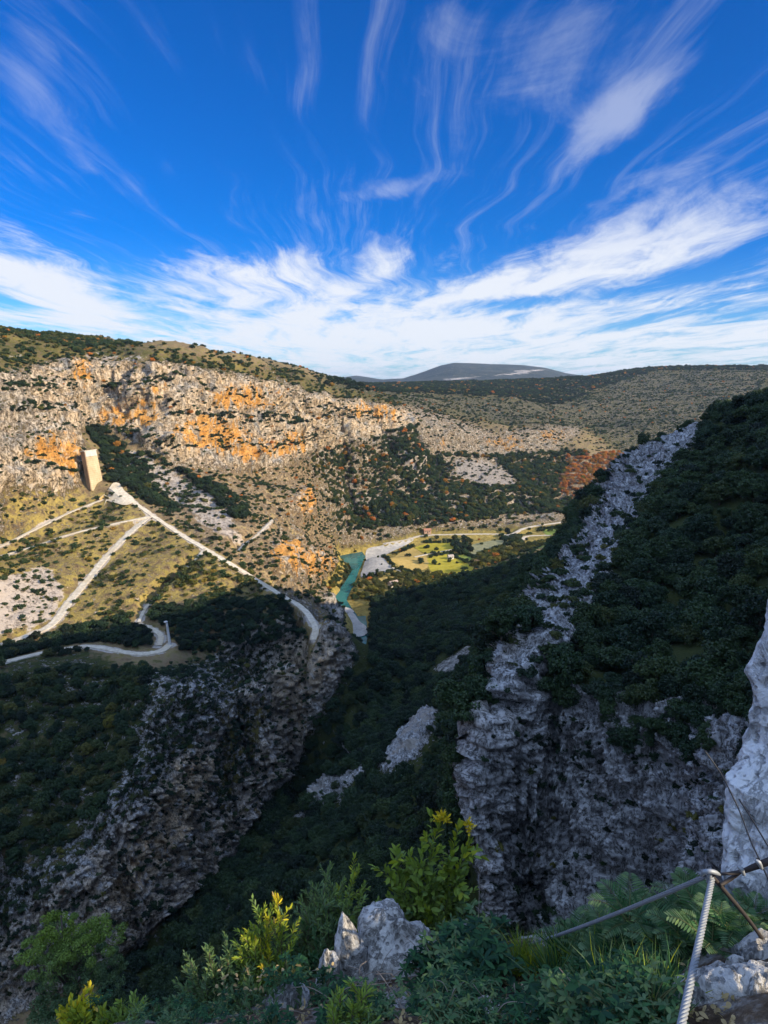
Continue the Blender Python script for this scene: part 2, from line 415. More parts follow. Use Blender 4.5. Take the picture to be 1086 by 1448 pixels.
for hx, hy, R_, dp in ((905,1235,8.,8.),(800,1185,4.5,4.),(960,1125,5.,5.),(765,1275,4.5,5.),(870,1120,3.5,3.),(840,1290,6.,6.),(720,1180,2.6,2.)):
    q = np.where(VIS & (Rg < 190) & (Rg > 40), (PX-hx)**2+(PY-hy)**2, 1e9); k = np.unravel_index(q.argmin(), q.shape)
    d2 = (fx-X[k])**2+(fy-Y[k])**2+((fz-Z[k])*.8)**2
    D -= dp*np.exp(-d2/(R_*R_))*(1+.5*fbm(fx/3, fy/3, fz/3, 2, 77))
D *= sstep(1., 9, roadd).ravel()
Dg = D.reshape(X.shape)
X2 = X+nx*Dg; Y2 = Y+ny*Dg; Z2 = Z+nz*Dg

def grid_mesh(name, X, Y, Z, attrs=None, smooth=True):
    nu, nv = X.shape
    me = bpy.data.meshes.new(name)
    co = np.stack([X, Y, Z], axis=-1).reshape(-1, 3).astype(np.float32)
    idx = np.arange(nu*nv).reshape(nu, nv)
    f = np.stack([idx[:-1, :-1], idx[:-1, 1:], idx[1:, 1:], idx[1:, :-1]], axis=-1).reshape(-1, 4)
    me.vertices.add(len(co)); me.vertices.foreach_set('co', co.ravel())
    me.loops.add(f.size); me.loops.foreach_set('vertex_index', f.ravel().astype(np.int32))
    me.polygons.add(len(f)); me.polygons.foreach_set('loop_start', np.arange(0, f.size, 4, dtype=np.int32))
    me.update(calc_edges=True)
    if smooth: me.polygons.foreach_set('use_smooth', np.ones(len(f), bool))
    for k_, v in (attrs or {}).items():
        a = me.attributes.new(k_, 'FLOAT', 'POINT'); a.data.foreach_set('value', v.ravel().astype(np.float32))
    return me
def link(me, name, mat=None, parent=None, loc=None):
    o = bpy.data.objects.new(name, me); COL.objects.link(o)
    if mat is not None: me.materials.clear(); me.materials.append(mat)
    if parent is not None: o.parent = parent
    if loc is not None: o.location = loc
    return o
def tag(o, label=None, cat=None, group=None, kind=None):
    if label: o['label'] = label
    if cat: o['category'] = cat
    if group: o['group'] = group
    if kind: o['kind'] = kind
    return o
def empty(name, loc=(0, 0, 0)):
    o = bpy.data.objects.new(name, None); o.empty_display_size = .1; COL.objects.link(o); o.location = loc; return o

# ------------------------------------------------------------------ node helper
class NT:
    def __init__(self, name, world=False):
        if world:
            self.id = bpy.data.worlds.new(name)
        else:
            self.id = bpy.data.materials.new(name)
        self.id.use_nodes = True; self.t = self.id.node_tree; self.t.nodes.clear()
    def n(self, typ, props=None, **inp):
        nd = self.t.nodes.new(typ)
        for k_, v in (props or {}).items(): setattr(nd, k_, v)
        for k_, v in inp.items():
            key = int(k_[1:]) if k_[0] == '_' and k_[1:].isdigit() else k_.replace('_', ' ')
            self.set(nd.inputs[key], v)
        return nd
    def set(self, s, v):
        if isinstance(v, bpy.types.NodeSocket): self.t.links.new(v, s)
        elif isinstance(v, bpy.types.Node): self.t.links.new(v.outputs[0], s)
        elif isinstance(v, (tuple, list)) and s.type == 'RGBA' and len(v) == 3: s.default_value = (*v, 1)
        else: s.default_value = v
    def m(self, op, a, b=0., c=None, clamp=False):
        nd = self.n('ShaderNodeMath', {'operation': op, 'use_clamp': clamp}, _0=a, _1=b)
        if c is not None: self.set(nd.inputs[2], c)
        return nd.outputs[0]
    def mix(self, f, a, b, mode='MIX'):
        nd = self.n('ShaderNodeMix', {'data_type': 'RGBA', 'blend_type': mode, 'clamp_factor': True})
        self.set(nd.inputs[0], f); self.set(nd.inputs[6], a); self.set(nd.inputs[7], b); return nd.outputs[2]
    def ss(self, a, b, x):
        nd = self.n('ShaderNodeMapRange', {'interpolation_type': 'SMOOTHSTEP'}, _0=x, _1=a, _2=b); return nd.outputs[0]
    def noise(self, vec, scale, detail=4., rough=.55, dist=0.):
        return self.n('ShaderNodeTexNoise', {}, Vector=vec, Scale=scale, Detail=detail, Roughness=rough, Distortion=dist).outputs[0]
    def attr(self, name, typ='GEOMETRY', out=2):
        nd = self.n('ShaderNodeAttribute', {'attribute_name': name, 'attribute_type': typ}); return nd.outputs[out]
    def scaled(self, vec, s, loc=(0, 0, 0), rot=(0, 0, 0)):
        return self.n('ShaderNodeMapping', {}, Vector=vec, Scale=s, Location=loc, Rotation=rot).outputs[0]
    def surface(self, color, rough=.9, bump=None, dist=1., strength=1., spec=.2, **kw):
        b = self.n('ShaderNodeBsdfPrincipled')
        self.set(b.inputs['Base Color'], color); self.set(b.inputs['Roughness'], rough); self.set(b.inputs['Specular IOR Level'], spec)
        for k_, v in kw.items(): self.set(b.inputs[k_.replace('_', ' ')], v)
        if bump is not None:
            bp = self.n('ShaderNodeBump', {}, Strength=strength, Distance=dist, Height=bump)
            self.t.links.new(bp.outputs[0], b.inputs['Normal'])
        o = self.n('ShaderNodeOutputMaterial'); self.t.links.new(b.outputs[0], o.inputs[0])
        self.bsdf = b; return self.id

def limestone(g, P, s, warm, base=(.46, .45, .43), k=1.):
    """grey limestone: pale faces, dark crevices, rusty and warm washes; s is the size of the blocks in metres"""
    n1 = g.noise(g.scaled(P, (1/s, 1/s, .55/s)), 1., 7., .66, .5)
    n2 = g.noise(P, 3.1/s, 6., .7, .3)
    n3 = g.noise(g.scaled(P, (2.2/s, 2.2/s, .5/s)), 1., 5., .65, .4)
    n4 = g.noise(g.scaled(P, (1.5/s, 1.5/s, .42/s), rot=(.2, .35, 0)), 1., 6., .7, 1.1)
    crack = g.ss(.0, .055, g.m('ABSOLUTE', g.m('SUBTRACT', n4, .5)))
    crack = g.m('MAXIMUM', crack, g.ss(.52, .40, n2))
    col = g.mix(g.ss(.30, .66, n1), tuple(c*(1-.6*k) for c in base), base)
    warmc = g.mix(g.ss(.35, .65, n3), (.47, .34, .21), (.67, .54, .39))
    col = g.mix(g.m('MULTIPLY', g.m('MINIMUM', g.m('MULTIPLY', warm, 1.25), 1.), g.ss(.28, .56, g.noise(P, .7/s, 4.))), col, warmc)
    col = g.mix(g.m('MULTIPLY', g.ss(.53, .70, n2), .8*k), col, (.115, .105, .09))
    col = g.mix(g.m('MULTIPLY', g.ss(.58, .75, n3), .55*k), col, (.16, .15, .135))
    col = g.mix(g.m('ADD', max(0., 1-.75*k), g.m('MULTIPLY', crack, .75*k)), (.05, .046, .04), col)
    h = g.m('ADD', g.m('MULTIPLY', n1, 1.), g.m('ADD', g.m('MULTIPLY', n2, .55), g.m('MULTIPLY', crack, .22)))
    return col, h

def terrain_material(name='limestone_hillside'):
    g = NT(name)
    P = g.n('ShaderNodeNewGeometry').outputs['Position']
    a = {k_: g.attr(k_) for k_ in attr}
    near = g.ss(390., 310., g.n('ShaderNodeVectorMath', {'operation': 'LENGTH'}, _0=g.n('ShaderNodeVectorMath', {'operation': 'SUBTRACT'}, _0=P, _1=(40., 0., 130.)).outputs[0]).outputs['Value'])
    rockF, hF = limestone(g, P, 9., a['warm'])
    rockN, hN = limestone(g, P, 2.2, a['warm'], (.58, .60, .64), 1.12)
    rock = g.mix(near, rockF, rockN)
    # rust stains: streaks that run down the cliffs
    ns = g.noise(g.scaled(P, (.16, .16, .05)), 1., 5., .6, .5)
    rust = g.mix(g.noise(P, .3, 4.), (.64, .24, .03), (.72, .42, .12))
    of = g.m('MULTIPLY', g.ss(.05, .4, g.m('ADD', g.m('MULTIPLY', a['orange'], .75), g.m('MULTIPLY', g.m('SUBTRACT', ns, .565), 3.4))), .92)
    rock = g.mix(g.m('MULTIPLY', of, g.ss(.02, .22, a['orange'])), rock, g.mix(g.ss(.5, .75, g.noise(P, .45, 5., .65)), rust, (.12, .08, .05)))
    # soil and grass
    n1 = g.noise(P, .035, 4.); n2 = g.noise(P, .22, 6., .65); n3 = g.noise(P, 1.1, 4., .7)
    soil = g.mix(g.ss(.3, .7, n2), (.13, .088, .048), (.36, .27, .165))
    lush = g.mix(n2, (.018, .028, .010), (.055, .064, .019))
    dry = g.mix(g.ss(.3, .7, n2), (.17, .135, .035), (.38, .285, .085))
    gr = g.mix(g.ss(.35, .75, g.m('ADD', g.m('MULTIPLY', a['dry'], .7), g.m('MULTIPLY', n1, .5))), lush, dry)
    gf = g.ss(-.18, .18, g.m('SUBTRACT', g.m('ADD', a['green'], g.m('MULTIPLY', g.m('SUBTRACT', n2, .5), 1.4)), .5))
    ground = g.mix(gf, soil, gr)
    stone = g.noise(P, .45, 6., .75, .3)
    rf = g.ss(-.09, .09, g.m('SUBTRACT', g.m('ADD', a['rock'], g.m('MULTIPLY', g.m('SUBTRACT', stone, .5), 2.3)), .55))
    col = g.mix(rf, ground, rock)
    pale = g.mix(g.noise(P, .8, 5., .7), (.30, .275, .25), (.47, .44, .405))
    pale = g.mix(g.m('MULTIPLY', a['warm'], .6), pale, (.45, .36, .29))
    sf = g.ss(-.1, .1, g.m('SUBTRACT', g.m('ADD', a['scree'], g.m('MULTIPLY', g.m('SUBTRACT', g.noise(P, .12, 6., .7), .5), 1.8)), .5))
    col = g.mix(sf, col, pale)
    h = g.m('ADD', g.m('MULTIPLY', g.mix(near, hF, hN), rf), g.m('ADD', g.m('MULTIPLY', n3, .35), g.m('MULTIPLY', n2, .5)))
    bump = g.n('ShaderNodeMix', {'data_type': 'FLOAT'}, _0=near, _2=2.6, _3=.9).outputs[0]
    g.surface(col, .95, h, bump, .9, .15)
    return g.id
M_TERRAIN = terrain_material()
ter = link(grid_mesh('hillside', X2, Y2, Z2, attr, False), 'hillside', M_TERRAIN)
tag(ter, 'rocky canyon land with cliffs, scrubby slopes, gorge and valley floor', 'terrain', kind='structure')
from mathutils.bvhtree import BVHTree

# ------------------------------------------------------------------ distant upland and mountain
def far_land():
    az = np.linspace(radians(-50), radians(50), 420); rr = np.exp(np.linspace(math.log(3300), math.log(16000), 260))
    R_, U_ = np.meshgrid(rr, az); x = R_*np.sin(U_); yv = R_*np.cos(U_)
    sk = [(-200,520,0),(330,545,0),(430,541,0),(470,534,0),(505,531,0),(540,537,0),(570,536,0),(600,527,0),(622,519,0),(642,515,0),(668,515.5,0),(700,516,0),(740,517,0),(770,520,0),(800,528,0),(840,534,0),(900,538,0),(980,530,0),(1030,521,0),(1090,518,0),(1250,526,0),(1500,530,0)]
    sa = [math.atan2(ray(a, b)[0], ray(a, b)[1]) for a, b, _ in sk]; sl = [ray(a, b)[2]/math.hypot(*ray(a, b)[:2]) for a, b, _ in sk]
    slope = np.interp(U_, sa, sl)
    crest = 9000.
    t = sstep(4200, crest, R_)
    z = (EYE-45)*(1-t)+(EYE+slope*crest)*t
    z = z-sstep(crest*1.02, 15000, R_)*350
    z = z+fbm(x/1400, yv/1400, 0*x, 5, 61)*70*sstep(3600, 6000, R_)*(1-.62*np.exp(-((R_-crest)/900)**2))
    at_ = {k_: np.zeros(x.shape) for k_ in attr}
    px, py, _ = project(x, yv, z)
    for p in ([(620,536),(680,531),(688,533),(630,539)], [(690,530),(745,525),(755,528),(700,533)], [(720,524),(775,521),(780,524),(730,528)]):
        m = in_poly(px, py, p); at_['rock'][m] = 1
    at_['rock'] = blur(at_['rock'], 1)
    return grid_mesh('far_mountain', x, yv, z, at_)
def far_material():
    g = NT('distant_woodland')
    P = g.n('ShaderNodeNewGeometry').outputs['Position']
    n1 = g.noise(P, .004, 6., .65); n2 = g.noise(P, .02, 5., .7)
    c = g.mix(g.ss(.35, .65, n1), (.018, .026, .022), (.05, .055, .045))
    c = g.mix(g.ss(.55, .72, n2), c, (.16, .14, .11))
    rf = g.ss(.66, .80, g.m('ADD', g.m('MULTIPLY', g.attr('rock'), .3), g.m('MULTIPLY', g.noise(g.scaled(P, (.006, .02, .02)), 1., 5., .75), .85)))
    c = g.mix(g.m('MULTIPLY', rf, g.ss(.1, .4, g.attr('rock'))), c, (.62, .53, .46))
    g.surface(c, .95, n2, 30., .6, .1); return g.id
fm = link(far_land(), 'far_mountain', far_material())
tag(fm, 'long wooded mountain on the horizon with pale cleared patches', 'mountain', kind='structure')

# ------------------------------------------------------------------ camera, sun, sky
cam = bpy.data.cameras.new('camera'); cam.sensor_fit = 'VERTICAL'; cam.sensor_height = 36.; cam.lens = 36*F0/H0
cam.clip_start = .05; cam.clip_end = 60000
co = bpy.data.objects.new('camera', cam); COL.objects.link(co); co.location = (0, 0, EYE); co.rotation_euler = (radians(90)-PITCH, 0, 0)
scene.camera = co
SUN_AZ, SUN_EL = radians(115), radians(24)
sd = np.array([sin(SUN_AZ)*cos(SUN_EL), cos(SUN_AZ)*cos(SUN_EL), sin(SUN_EL)])
from mathutils import Vector, Matrix, Quaternion, Euler
sun = bpy.data.lights.new('sun', 'SUN'); sun.energy = 4.5; sun.angle = radians(.5); sun.color = (1, .84, .60)
so = bpy.data.objects.new('sun', sun); COL.objects.link(so); so.rotation_euler = Vector(sd).to_track_quat('Z', 'Y').to_euler(); so.location = (0, 0, 400)
scene.view_settings.view_transform = 'Standard'; scene.view_settings.look = 'None'; scene.view_settings.exposure = .8; scene.view_settings.gamma = 1.

def make_sky():
    g = NT('World', world=True)
    sky = g.n('ShaderNodeTexSky', {'sky_type': 'NISHITA', 'sun_disc': False, 'sun_elevation': SUN_EL, 'sun_rotation': SUN_AZ, 'altitude': 200., 'air_density': 1., 'dust_density': .3, 'ozone_density': 4.})
    D_ = g.n('ShaderNodeTexCoord').outputs['Generated']
    d = g.n('ShaderNodeVectorMath', {'operation': 'NORMALIZE'}, _0=D_).outputs[0]
    s = g.n('ShaderNodeSeparateXYZ', {}, _0=d)
    up = g.m('MAXIMUM', s.outputs[2], 0.)
    h = g.m('ADD', up, .035)
    pl = g.n('ShaderNodeCombineXYZ', {}, _0=g.m('DIVIDE', s.outputs[0], h), _1=g.m('DIVIDE', s.outputs[1], h), _2=0.).outputs[0]
    wob = g.n('ShaderNodeTexNoise', {}, Vector=pl, Scale=.35, Detail=3.).outputs[1]
    wv = g.n('ShaderNodeVectorMath', {'operation': 'SCALE'}, _0=g.n('ShaderNodeVectorMath', {'operation': 'SUBTRACT'}, _0=wob, _1=(.5, .5, .5)).outputs[0], Scale=1.1).outputs[0]
    pw = g.n('ShaderNodeVectorMath', {'operation': 'ADD'}, _0=pl, _1=wv).outputs[0]
    streak = g.noise(g.scaled(pw, (1.25, .36, 1.), rot=(0, 0, radians(-9))), 1., 10., .66, .9)
    streak2 = g.noise(g.scaled(pw, (3.6, .75, 1.), rot=(0, 0, radians(-16)), loc=(4, 2, 0)), 1., 9., .66, .7)
    broad = g.noise(g.scaled(pl, (.42, .16, 1.), rot=(0, 0, radians(-20)), loc=(3.1, .7, 0)), 1., 3., .5)
    el_ = g.m('ARCSINE', s.outputs[2]); az_ = g.m('ARCTAN2', s.outputs[0], s.outputs[1])
    q = g.n('ShaderNodeCombineXYZ', {}, _0=az_, _1=el_, _2=0.).outputs[0]
    def spot(az, el, ra, re, rot=0.):
        dx = g.n('ShaderNodeVectorMath', {'operation': 'SUBTRACT'}, _0=q, _1=(az, el, 0.)).outputs[0]
        m_ = g.n('ShaderNodeMapping', {}, Vector=dx, Rotation=(0, 0, rot), Scale=(1, 1, 1)).outputs[0]
        m_ = g.n('ShaderNodeVectorMath', {'operation': 'MULTIPLY'}, _0=m_, _1=(1/ra, 1/re, 0.)).outputs[0]
        l = g.n('ShaderNodeVectorMath', {'operation': 'LENGTH'}, _0=m_).outputs['Value']
        return g.ss(1., .0, l)
    def pxae(px, py):
        a, b, c = ray(px, py); return math.atan2(a, b), math.atan2(c, math.hypot(a, b))
    cover = g.m('MULTIPLY', g.ss(radians(16.), radians(1.), el_), .50)
    for (px, py, ra, re, rot, amp) in SPOTS:
        a_, e_ = pxae(px, py); cover = g.m('ADD', cover, g.m('MULTIPLY', spot(a_, e_, ra, re, rot), amp*1.7))
    dens = g.m('ADD', g.m('MULTIPLY', streak, .62), g.m('ADD', g.m('MULTIPLY', streak2, .34), g.m('MULTIPLY', broad, .30)))
    c = g.m('ADD', g.m('ADD', g.m('MULTIPLY', g.m('SUBTRACT', dens, .63), 2.3), .58), cover)
    f = g.ss(.72, 1.25, c)
    f = g.m('MULTIPLY', f, g.m('ADD', .38, g.m('MULTIPLY', g.ss(radians(16.), radians(8.), el_), .58)))
    thin = g.ss(.47, .80, g.noise(g.scaled(pw, (8., .36, 1.), rot=(0, 0, radians(5)), loc=(1, 5, 0)), 1., 8., .66, .15))
    f = g.m('MAXIMUM', f, g.m('MULTIPLY', g.m('MULTIPLY', thin, .24), g.ss(.40, .75, c)))
    hi = g.ss(radians(34.), radians(62.), el_)
    behind = g.m('MULTIPLY', g.ss(.1, -.5, s.outputs[1]), g.ss(radians(4.), radians(20.), el_))
    fill_veil = g.m('MULTIPLY', g.m('MAXIMUM', hi, behind), g.m('ADD', .62, g.m('MULTIPLY', g.ss(.35, .65, streak), .35)))  # unseen cloud added overhead and behind to fill the shade with light
    f = g.m('MAXIMUM', f, fill_veil)
    tint = g.mix(g.ss(0., .20, s.outputs[2]), SKY_LOW, SKY_TINT)
    blue = g.mix(1., sky.outputs[0], tint, 'MULTIPLY')
    col = g.mix(f, blue, g.mix(fill_veil, CLOUD, FILL_VEIL))
    bg = g.n('ShaderNodeBackground', {}, Color=col, Strength=SKY_STR)
    o = g.n('ShaderNodeOutputWorld'); g.t.links.new(bg.outputs[0], o.inputs[0])
    scene.world = g.id
SKY_STR, SKY_LOW, SKY_TINT, CLOUD = .15, (.30, .50, .72), (.010, .26, .61), (3.4, 3.55, 3.85)
FILL_VEIL = (3.5, 5.0, 7.6)  # bluish fill light of the added cloud outside the view
SPOTS = [(820,380,.42,.045,-.20,.24),(960,300,.26,.04,-.24,.22),(600,480,.45,.035,0.,.16),(340,390,.17,.055,-.05,.22),(480,420,.16,.03,-.5,.16),(60,400,.15,.045,.32,.24),(150,450,.14,.03,.2,.16),(720,428,.13,.014,-.05,-.22),(540,345,.06,.05,-.9,.10),(125,235,.06,.12,.25,.20),(45,120,.08,.16,.15,.12),(690,70,.30,.22,0.,.13),(840,60,.16,.26,-.3,.09),(630,45,.06,.06,.7,.14),(575,262,.16,.022,-.2,.20),(870,165,.20,.045,-.55,.20),(1000,215,.26,.055,-.4,.22),(390,110,.07,.035,.6,.18),(215,245,.07,.02,-.4,.22),(300,190,.2,.10,0,-.15),(520,190,.10,.06,0,-.1)]
make_sky()
# ------------------------------------------------------------------ things laid on the land
def hit(px, py, z0=5.):
    z = z0
    for _ in range(40):
        p = at(px, py, z=z); zn = float(base_z(p[0], p[1])); z = z+.5*(min(max(zn, 0), EYE-1)-z)
    return at(px, py, z=z)
def resample(P, step):
    d = np.concatenate([[0], np.cumsum(np.linalg.norm(np.diff(P, axis=0), axis=1))])
    n = max(2, int(d[-1]/step)); t = np.linspace(0, d[-1], n)
    return np.stack([np.interp(t, d, P[:, k]) for k in range(3)], 1)
def mesh_from(name, V, F):
    me = bpy.data.meshes.new(name); me.from_pydata([tuple(map(float, v)) for v in V], [], F); me.update(); return me
def strip(name, P, w, lift=.12):
    P = resample(P, 1.2); T = np.gradient(P[:, :2], axis=0); T /= np.linalg.norm(T, axis=1)[:, None]+1e-9
    Nn = np.stack([-T[:, 1], T[:, 0]], 1); V = []; F = []
    s = np.arange(len(P))*1.2
    wl = w/2*(1+.42*fbm(s/11, s*0, s*0+w, 4, 71)); wr = w/2*(1+.42*fbm(s/9, s*0+9, s*0+w, 4, 72))
    cols = [(-1, -1.2), (-1, 0), (-.5, .06), (0, .02), (.5, .06), (1, 0), (1, -1.2)]
    for i in range(len(P)):
        for a, dz in cols:
            e = a*(wl[i] if a < 0 else wr[i]); V.append((P[i, 0]+Nn[i, 0]*e, P[i, 1]+Nn[i, 1]*e, P[i, 2]+lift+dz))
    m = len(cols)
    for i in range(len(P)-1):
        for k in range(m-1): F.append((i*m+k, i*m+k+1, (i+1)*m+k+1, (i+1)*m+k))
    me = mesh_from(name, V, F)
    return me
def road_material():
    g = NT('pale_gravel'); P = g.n('ShaderNodeNewGeometry').outputs['Position']
    n = g.noise(P, .5, 6., .7); n2 = g.noise(P, .07, 3.)
    c = g.mix(g.ss(.3, .7, n), (.40, .345, .27), (.62, .565, .47)); c = g.mix(g.ss(.45, .8, n2), c, (.45, .36, .24))
    g.surface(c, .95, n, .15, .6, .1); return g.id
M_ROAD = road_material()
road_words = {'gravel_road': 'pale gravel road', 'dirt_track': 'narrow pale dirt track', 'foot_path': 'thin worn foot path'}
road_labels = ['straight white gravel road running down from the concrete tower to the bend', 'gravel road dropping away to the lower left from the junction', 'dirt track leaving the junction level to the left', 'upper dirt track below the concrete tower',
  'gravel road in the shade with a curve by the pillar', 'short shaded spur of road joining the lower road', 'steep foot path above the long straight road', 'pale foot path winding down the sunny slope', 'foot path along the rim of the shaded gorge wall', 'valley road behind the yellow fields', 'far track beside the green valley field']
for (n, P, w), lb in zip(ROADP, road_labels):
    tag(link(strip(n, P, w), n, M_ROAD), lb, 'road', kind='structure')

def drape(name, px_poly, mat, lift=.3, step=4., z0=5., z=None):
    poly = np.array([hit(a, b, z0) if z is None else at(a, b, z=z) for a, b in px_poly])
    poly = smooth_line(np.vstack([poly, poly[:1]]), 5)[:-1]
    lo, hi = poly[:, :2].min(0), poly[:, :2].max(0)
    gx, gy = np.meshgrid(np.arange(lo[0], hi[0], step), np.arange(lo[1], hi[1], step))
    gx = gx.ravel(); gy = gy.ravel(); m = in_poly(gx, gy, poly) & (seg_dist(gx, gy, np.vstack([poly, poly[:1]])) > step*.4)
    from mathutils.geometry import delaunay_2d_cdt
    v2 = [Vector((p[0], p[1])) for p in poly]+[Vector((a, b)) for a, b in zip(gx[m], gy[m])]
    r_ = delaunay_2d_cdt(v2, [], [list(range(len(poly)))], 1, 1e-4)
    vx = np.array([v[0] for v in r_[0]]); vy = np.array([v[1] for v in r_[0]])
    vz = (shape_z(vx, vy) if z is None else np.full(len(vx), z))+lift
    me = mesh_from(name, np.stack([vx, vy, vz], 1), [tuple(f) for f in r_[2]])
    if me.polygons and me.polygons[0].normal.z < 0: me.flip_normals()
    return link(me, name, mat)
def water_material():
    g = NT('turquoise_water'); P = g.n('ShaderNodeNewGeometry').outputs['Position']
    n = g.noise(g.scaled(P, (.5, .2, 1)), 1., 4.); n2 = g.noise(P, .03, 3.)
    c = g.mix(g.ss(.35, .65, n2), (.01, .10, .11), (.03, .18, .175)); c = g.mix(g.ss(.6, .75, n), c, (.08, .26, .25))
    g.surface(c, .18, n, .12, .35, .5); return g.id
def flat_material(name, a, b, sc=.3, rows=None):
    g = NT(name); P = g.n('ShaderNodeNewGeometry').outputs['Position']
    n = g.noise(P, sc, 6., .68); c = g.mix(g.ss(.3, .7, n), a, b)
    if rows:
        w = g.n('ShaderNodeTexWave', {'wave_type': 'BANDS'}, Vector=g.scaled(P, (1, 1, 1), rot=(0, 0, rows[0])), Scale=rows[1], Distortion=1.5, Detail=2.).outputs[1]
        c = g.mix(g.m('MULTIPLY', w, rows[2]), c, tuple(v*.62 for v in a))
    c = g.mix(g.m('MULTIPLY', g.ss(.45, .75, g.noise(P, .06, 4.)), .5), c, tuple(v*.7 for v in a))
    g.surface(c, .95, n, .2, .5, .1); return g.id
M_WATER = water_material()
me = mesh_from('river', RIVER, [tuple(range(len(RIVER)))])
if me.polygons[0].normal.z < 0: me.flip_normals()
riv = link(me, 'river', M_WATER); tag(riv, 'turquoise river bending through the valley floor', 'river', kind='structure')
# a broader sheet so that the carved bed is filled to its banks
M_GRAV = flat_material('river_gravel', (.30, .29, .28), (.46, .44, .41))
tag(drape('gravel_flat', [(510,811),(515,797),(519,787),(518,778),(540,772),(560,768),(585,764),(572,772),(545,781),(537,787),(548,797),(558,805),(532,812),(512,817)], M_GRAV), 'grey gravel flat between the river and the yellow field', 'gravel', kind='structure')
tag(drape('gravel_bar', [(478,876),(490,868),(500,867),(508,878),(518,886),(519,896),(508,900),(497,898),(488,888)], M_GRAV, z=1.7, lift=0, step=2.), 'pale gravel bar in the shaded river bend', 'gravel', kind='structure')
tag(drape('gravel_bar', [(474,861),(485,858),(497,861),(500,866),(486,866)], M_GRAV, z=1.7, lift=0, step=2.), 'thin curved gravel bar at the shadow edge of the river', 'gravel', kind='structure')
F_GOLD = flat_material('stubble_field', (.42, .29, .08), (.58, .42, .15), .25, (.6, .35, .25))
F_YEL = flat_material('yellow_field', (.33, .28, .03), (.48, .40, .06), .2, (1.9, .3, .25))
F_GRN = flat_material('green_field', (.14, .19, .04), (.24, .28, .07), .2, (.3, .3, .2))
F_GRY = flat_material('fallow_field', (.21, .21, .12), (.31, .30, .17), .2, (.2, .25, .3))
for nm, poly, mt, lb in [
  ('stubble_field', [(551,792),(562,782),(584,775),(598,783),(606,792),(604,803),(588,808),(569,803)], F_GOLD, 'golden stubble field with a curved edge by the gravel flat'),
  ('crop_field', [(586,774),(606,769),(637,768),(650,774),(637,779),(610,785),(600,782)], F_YEL, 'yellow green strip of field behind the pale field lane'),
  ('crop_field', [(604,788),(640,781),(652,788),(662,798),(676,807),(662,815),(637,818),(612,810),(606,802)], F_YEL, 'largest yellow field in front of the shaded wooded spur'),
  ('pasture', [(638,784),(654,784),(672,790),(668,796),(652,792)], F_GRN, 'small green pasture beside the yellow field'),
  ('fallow_field', [(656,774),(680,767),(704,764),(718,769),(700,776),(682,783),(658,783)], F_GRY, 'grey green fallow field among dark trees'),
  ('pasture', [(766,750),(790,745),(812,741),(818,747),(800,753),(776,756)], F_GRN, 'bright green field by the far valley track'),
  ('pasture', [(742,771),(758,768),(776,767),(770,775),(757,783),(746,783)], F_GRN, 'dull green field at the edge of the shaded slope'),
  ('pasture', [(822,738),(845,733),(858,738),(838,744),(824,745)], F_GRN, 'farthest green field next to the rock bluff'),
  ('orchard_floor', [(512,826),(540,818),(558,815),(556,824),(530,829),(514,832)], F_GOLD, 'ochre strip of ground below the gravel flat')]:
    tag(drape(nm, poly, mt, lift=.25), lb, 'field', kind='structure')
lane = smooth_line([hit(*p) for p in [(586,788),(605,784),(637,778),(640,777)]])
tag(link(strip('field_lane', lane, 3.2, .5), 'field_lane', M_ROAD), 'pale lane crossing the yellow fields', 'lane', kind='structure')
lane = smooth_line([hit(*p) for p in [(545,788),(552,800),(566,808),(590,812),(604,812)]])
tag(link(strip('field_lane', lane, 2.6, .5), 'field_lane', M_ROAD), 'pale lane curving round the golden stubble field', 'lane', kind='structure')
pad = drape('gravel_pad', [(146,702),(156,690),(168,686),(176,695),(190,708),(182,716),(165,714),(152,710)], M_ROAD, lift=1.1, step=3., z0=125.)
tag(pad, 'white gravel forecourt at the foot of the concrete tower', 'forecourt', kind='structure')

# ------------------------------------------------------------------ concrete tower, wall and pillar
def concrete(name, a, b, sc=.25, lines=None):
    g = NT(name); P = g.n('ShaderNodeNewGeometry').outputs['Position']
    n = g.noise(P, sc, 6., .65); st_ = g.noise(g.scaled(P, (1.2, 1.2, .12)), 1., 4.)
    c = g.mix(g.ss(.3, .75, n), a, b); c = g.mix(g.m('MULTIPLY', g.ss(.5, .7, st_), .45), c, tuple(v*.6 for v in a))
    if lines:
        w = g.n('ShaderNodeTexWave', {'wave_type': 'BANDS', 'bands_direction': 'Z'}, Vector=P, Scale=lines).outputs[1]
        c = g.mix(g.m('MULTIPLY', g.ss(.93, 1., w), .5), c, tuple(v*.5 for v in a))
    g.surface(c, .9, n, .1, .5, .15); return g.id
def prism(name, B, T, mat, parent=None, origin=(0, 0, 0), bev=.08):
    """a block from its bottom and top corner rings"""
    import bmesh
    o = np.array(origin); bm = bmesh.new()
    vb = [bm.verts.new(tuple(np.array(p)-o)) for p in B]; vt = [bm.verts.new(tuple(np.array(p)-o)) for p in T]
    n = len(B); bm.faces.new(vb[::-1]); bm.faces.new(vt)
    for i in range(n): bm.faces.new((vb[i], vb[(i+1) % n], vt[(i+1) % n], vt[i]))
    bmesh.ops.recalc_face_normals(bm, faces=bm.faces)
    if bev: bmesh.ops.bevel(bm, geom=list(bm.edges), offset=bev, segments=1, affect='EDGES')
    me = bpy.data.meshes.new(name); bm.to_mesh(me); bm.free()
    return link(me, name, mat, parent)
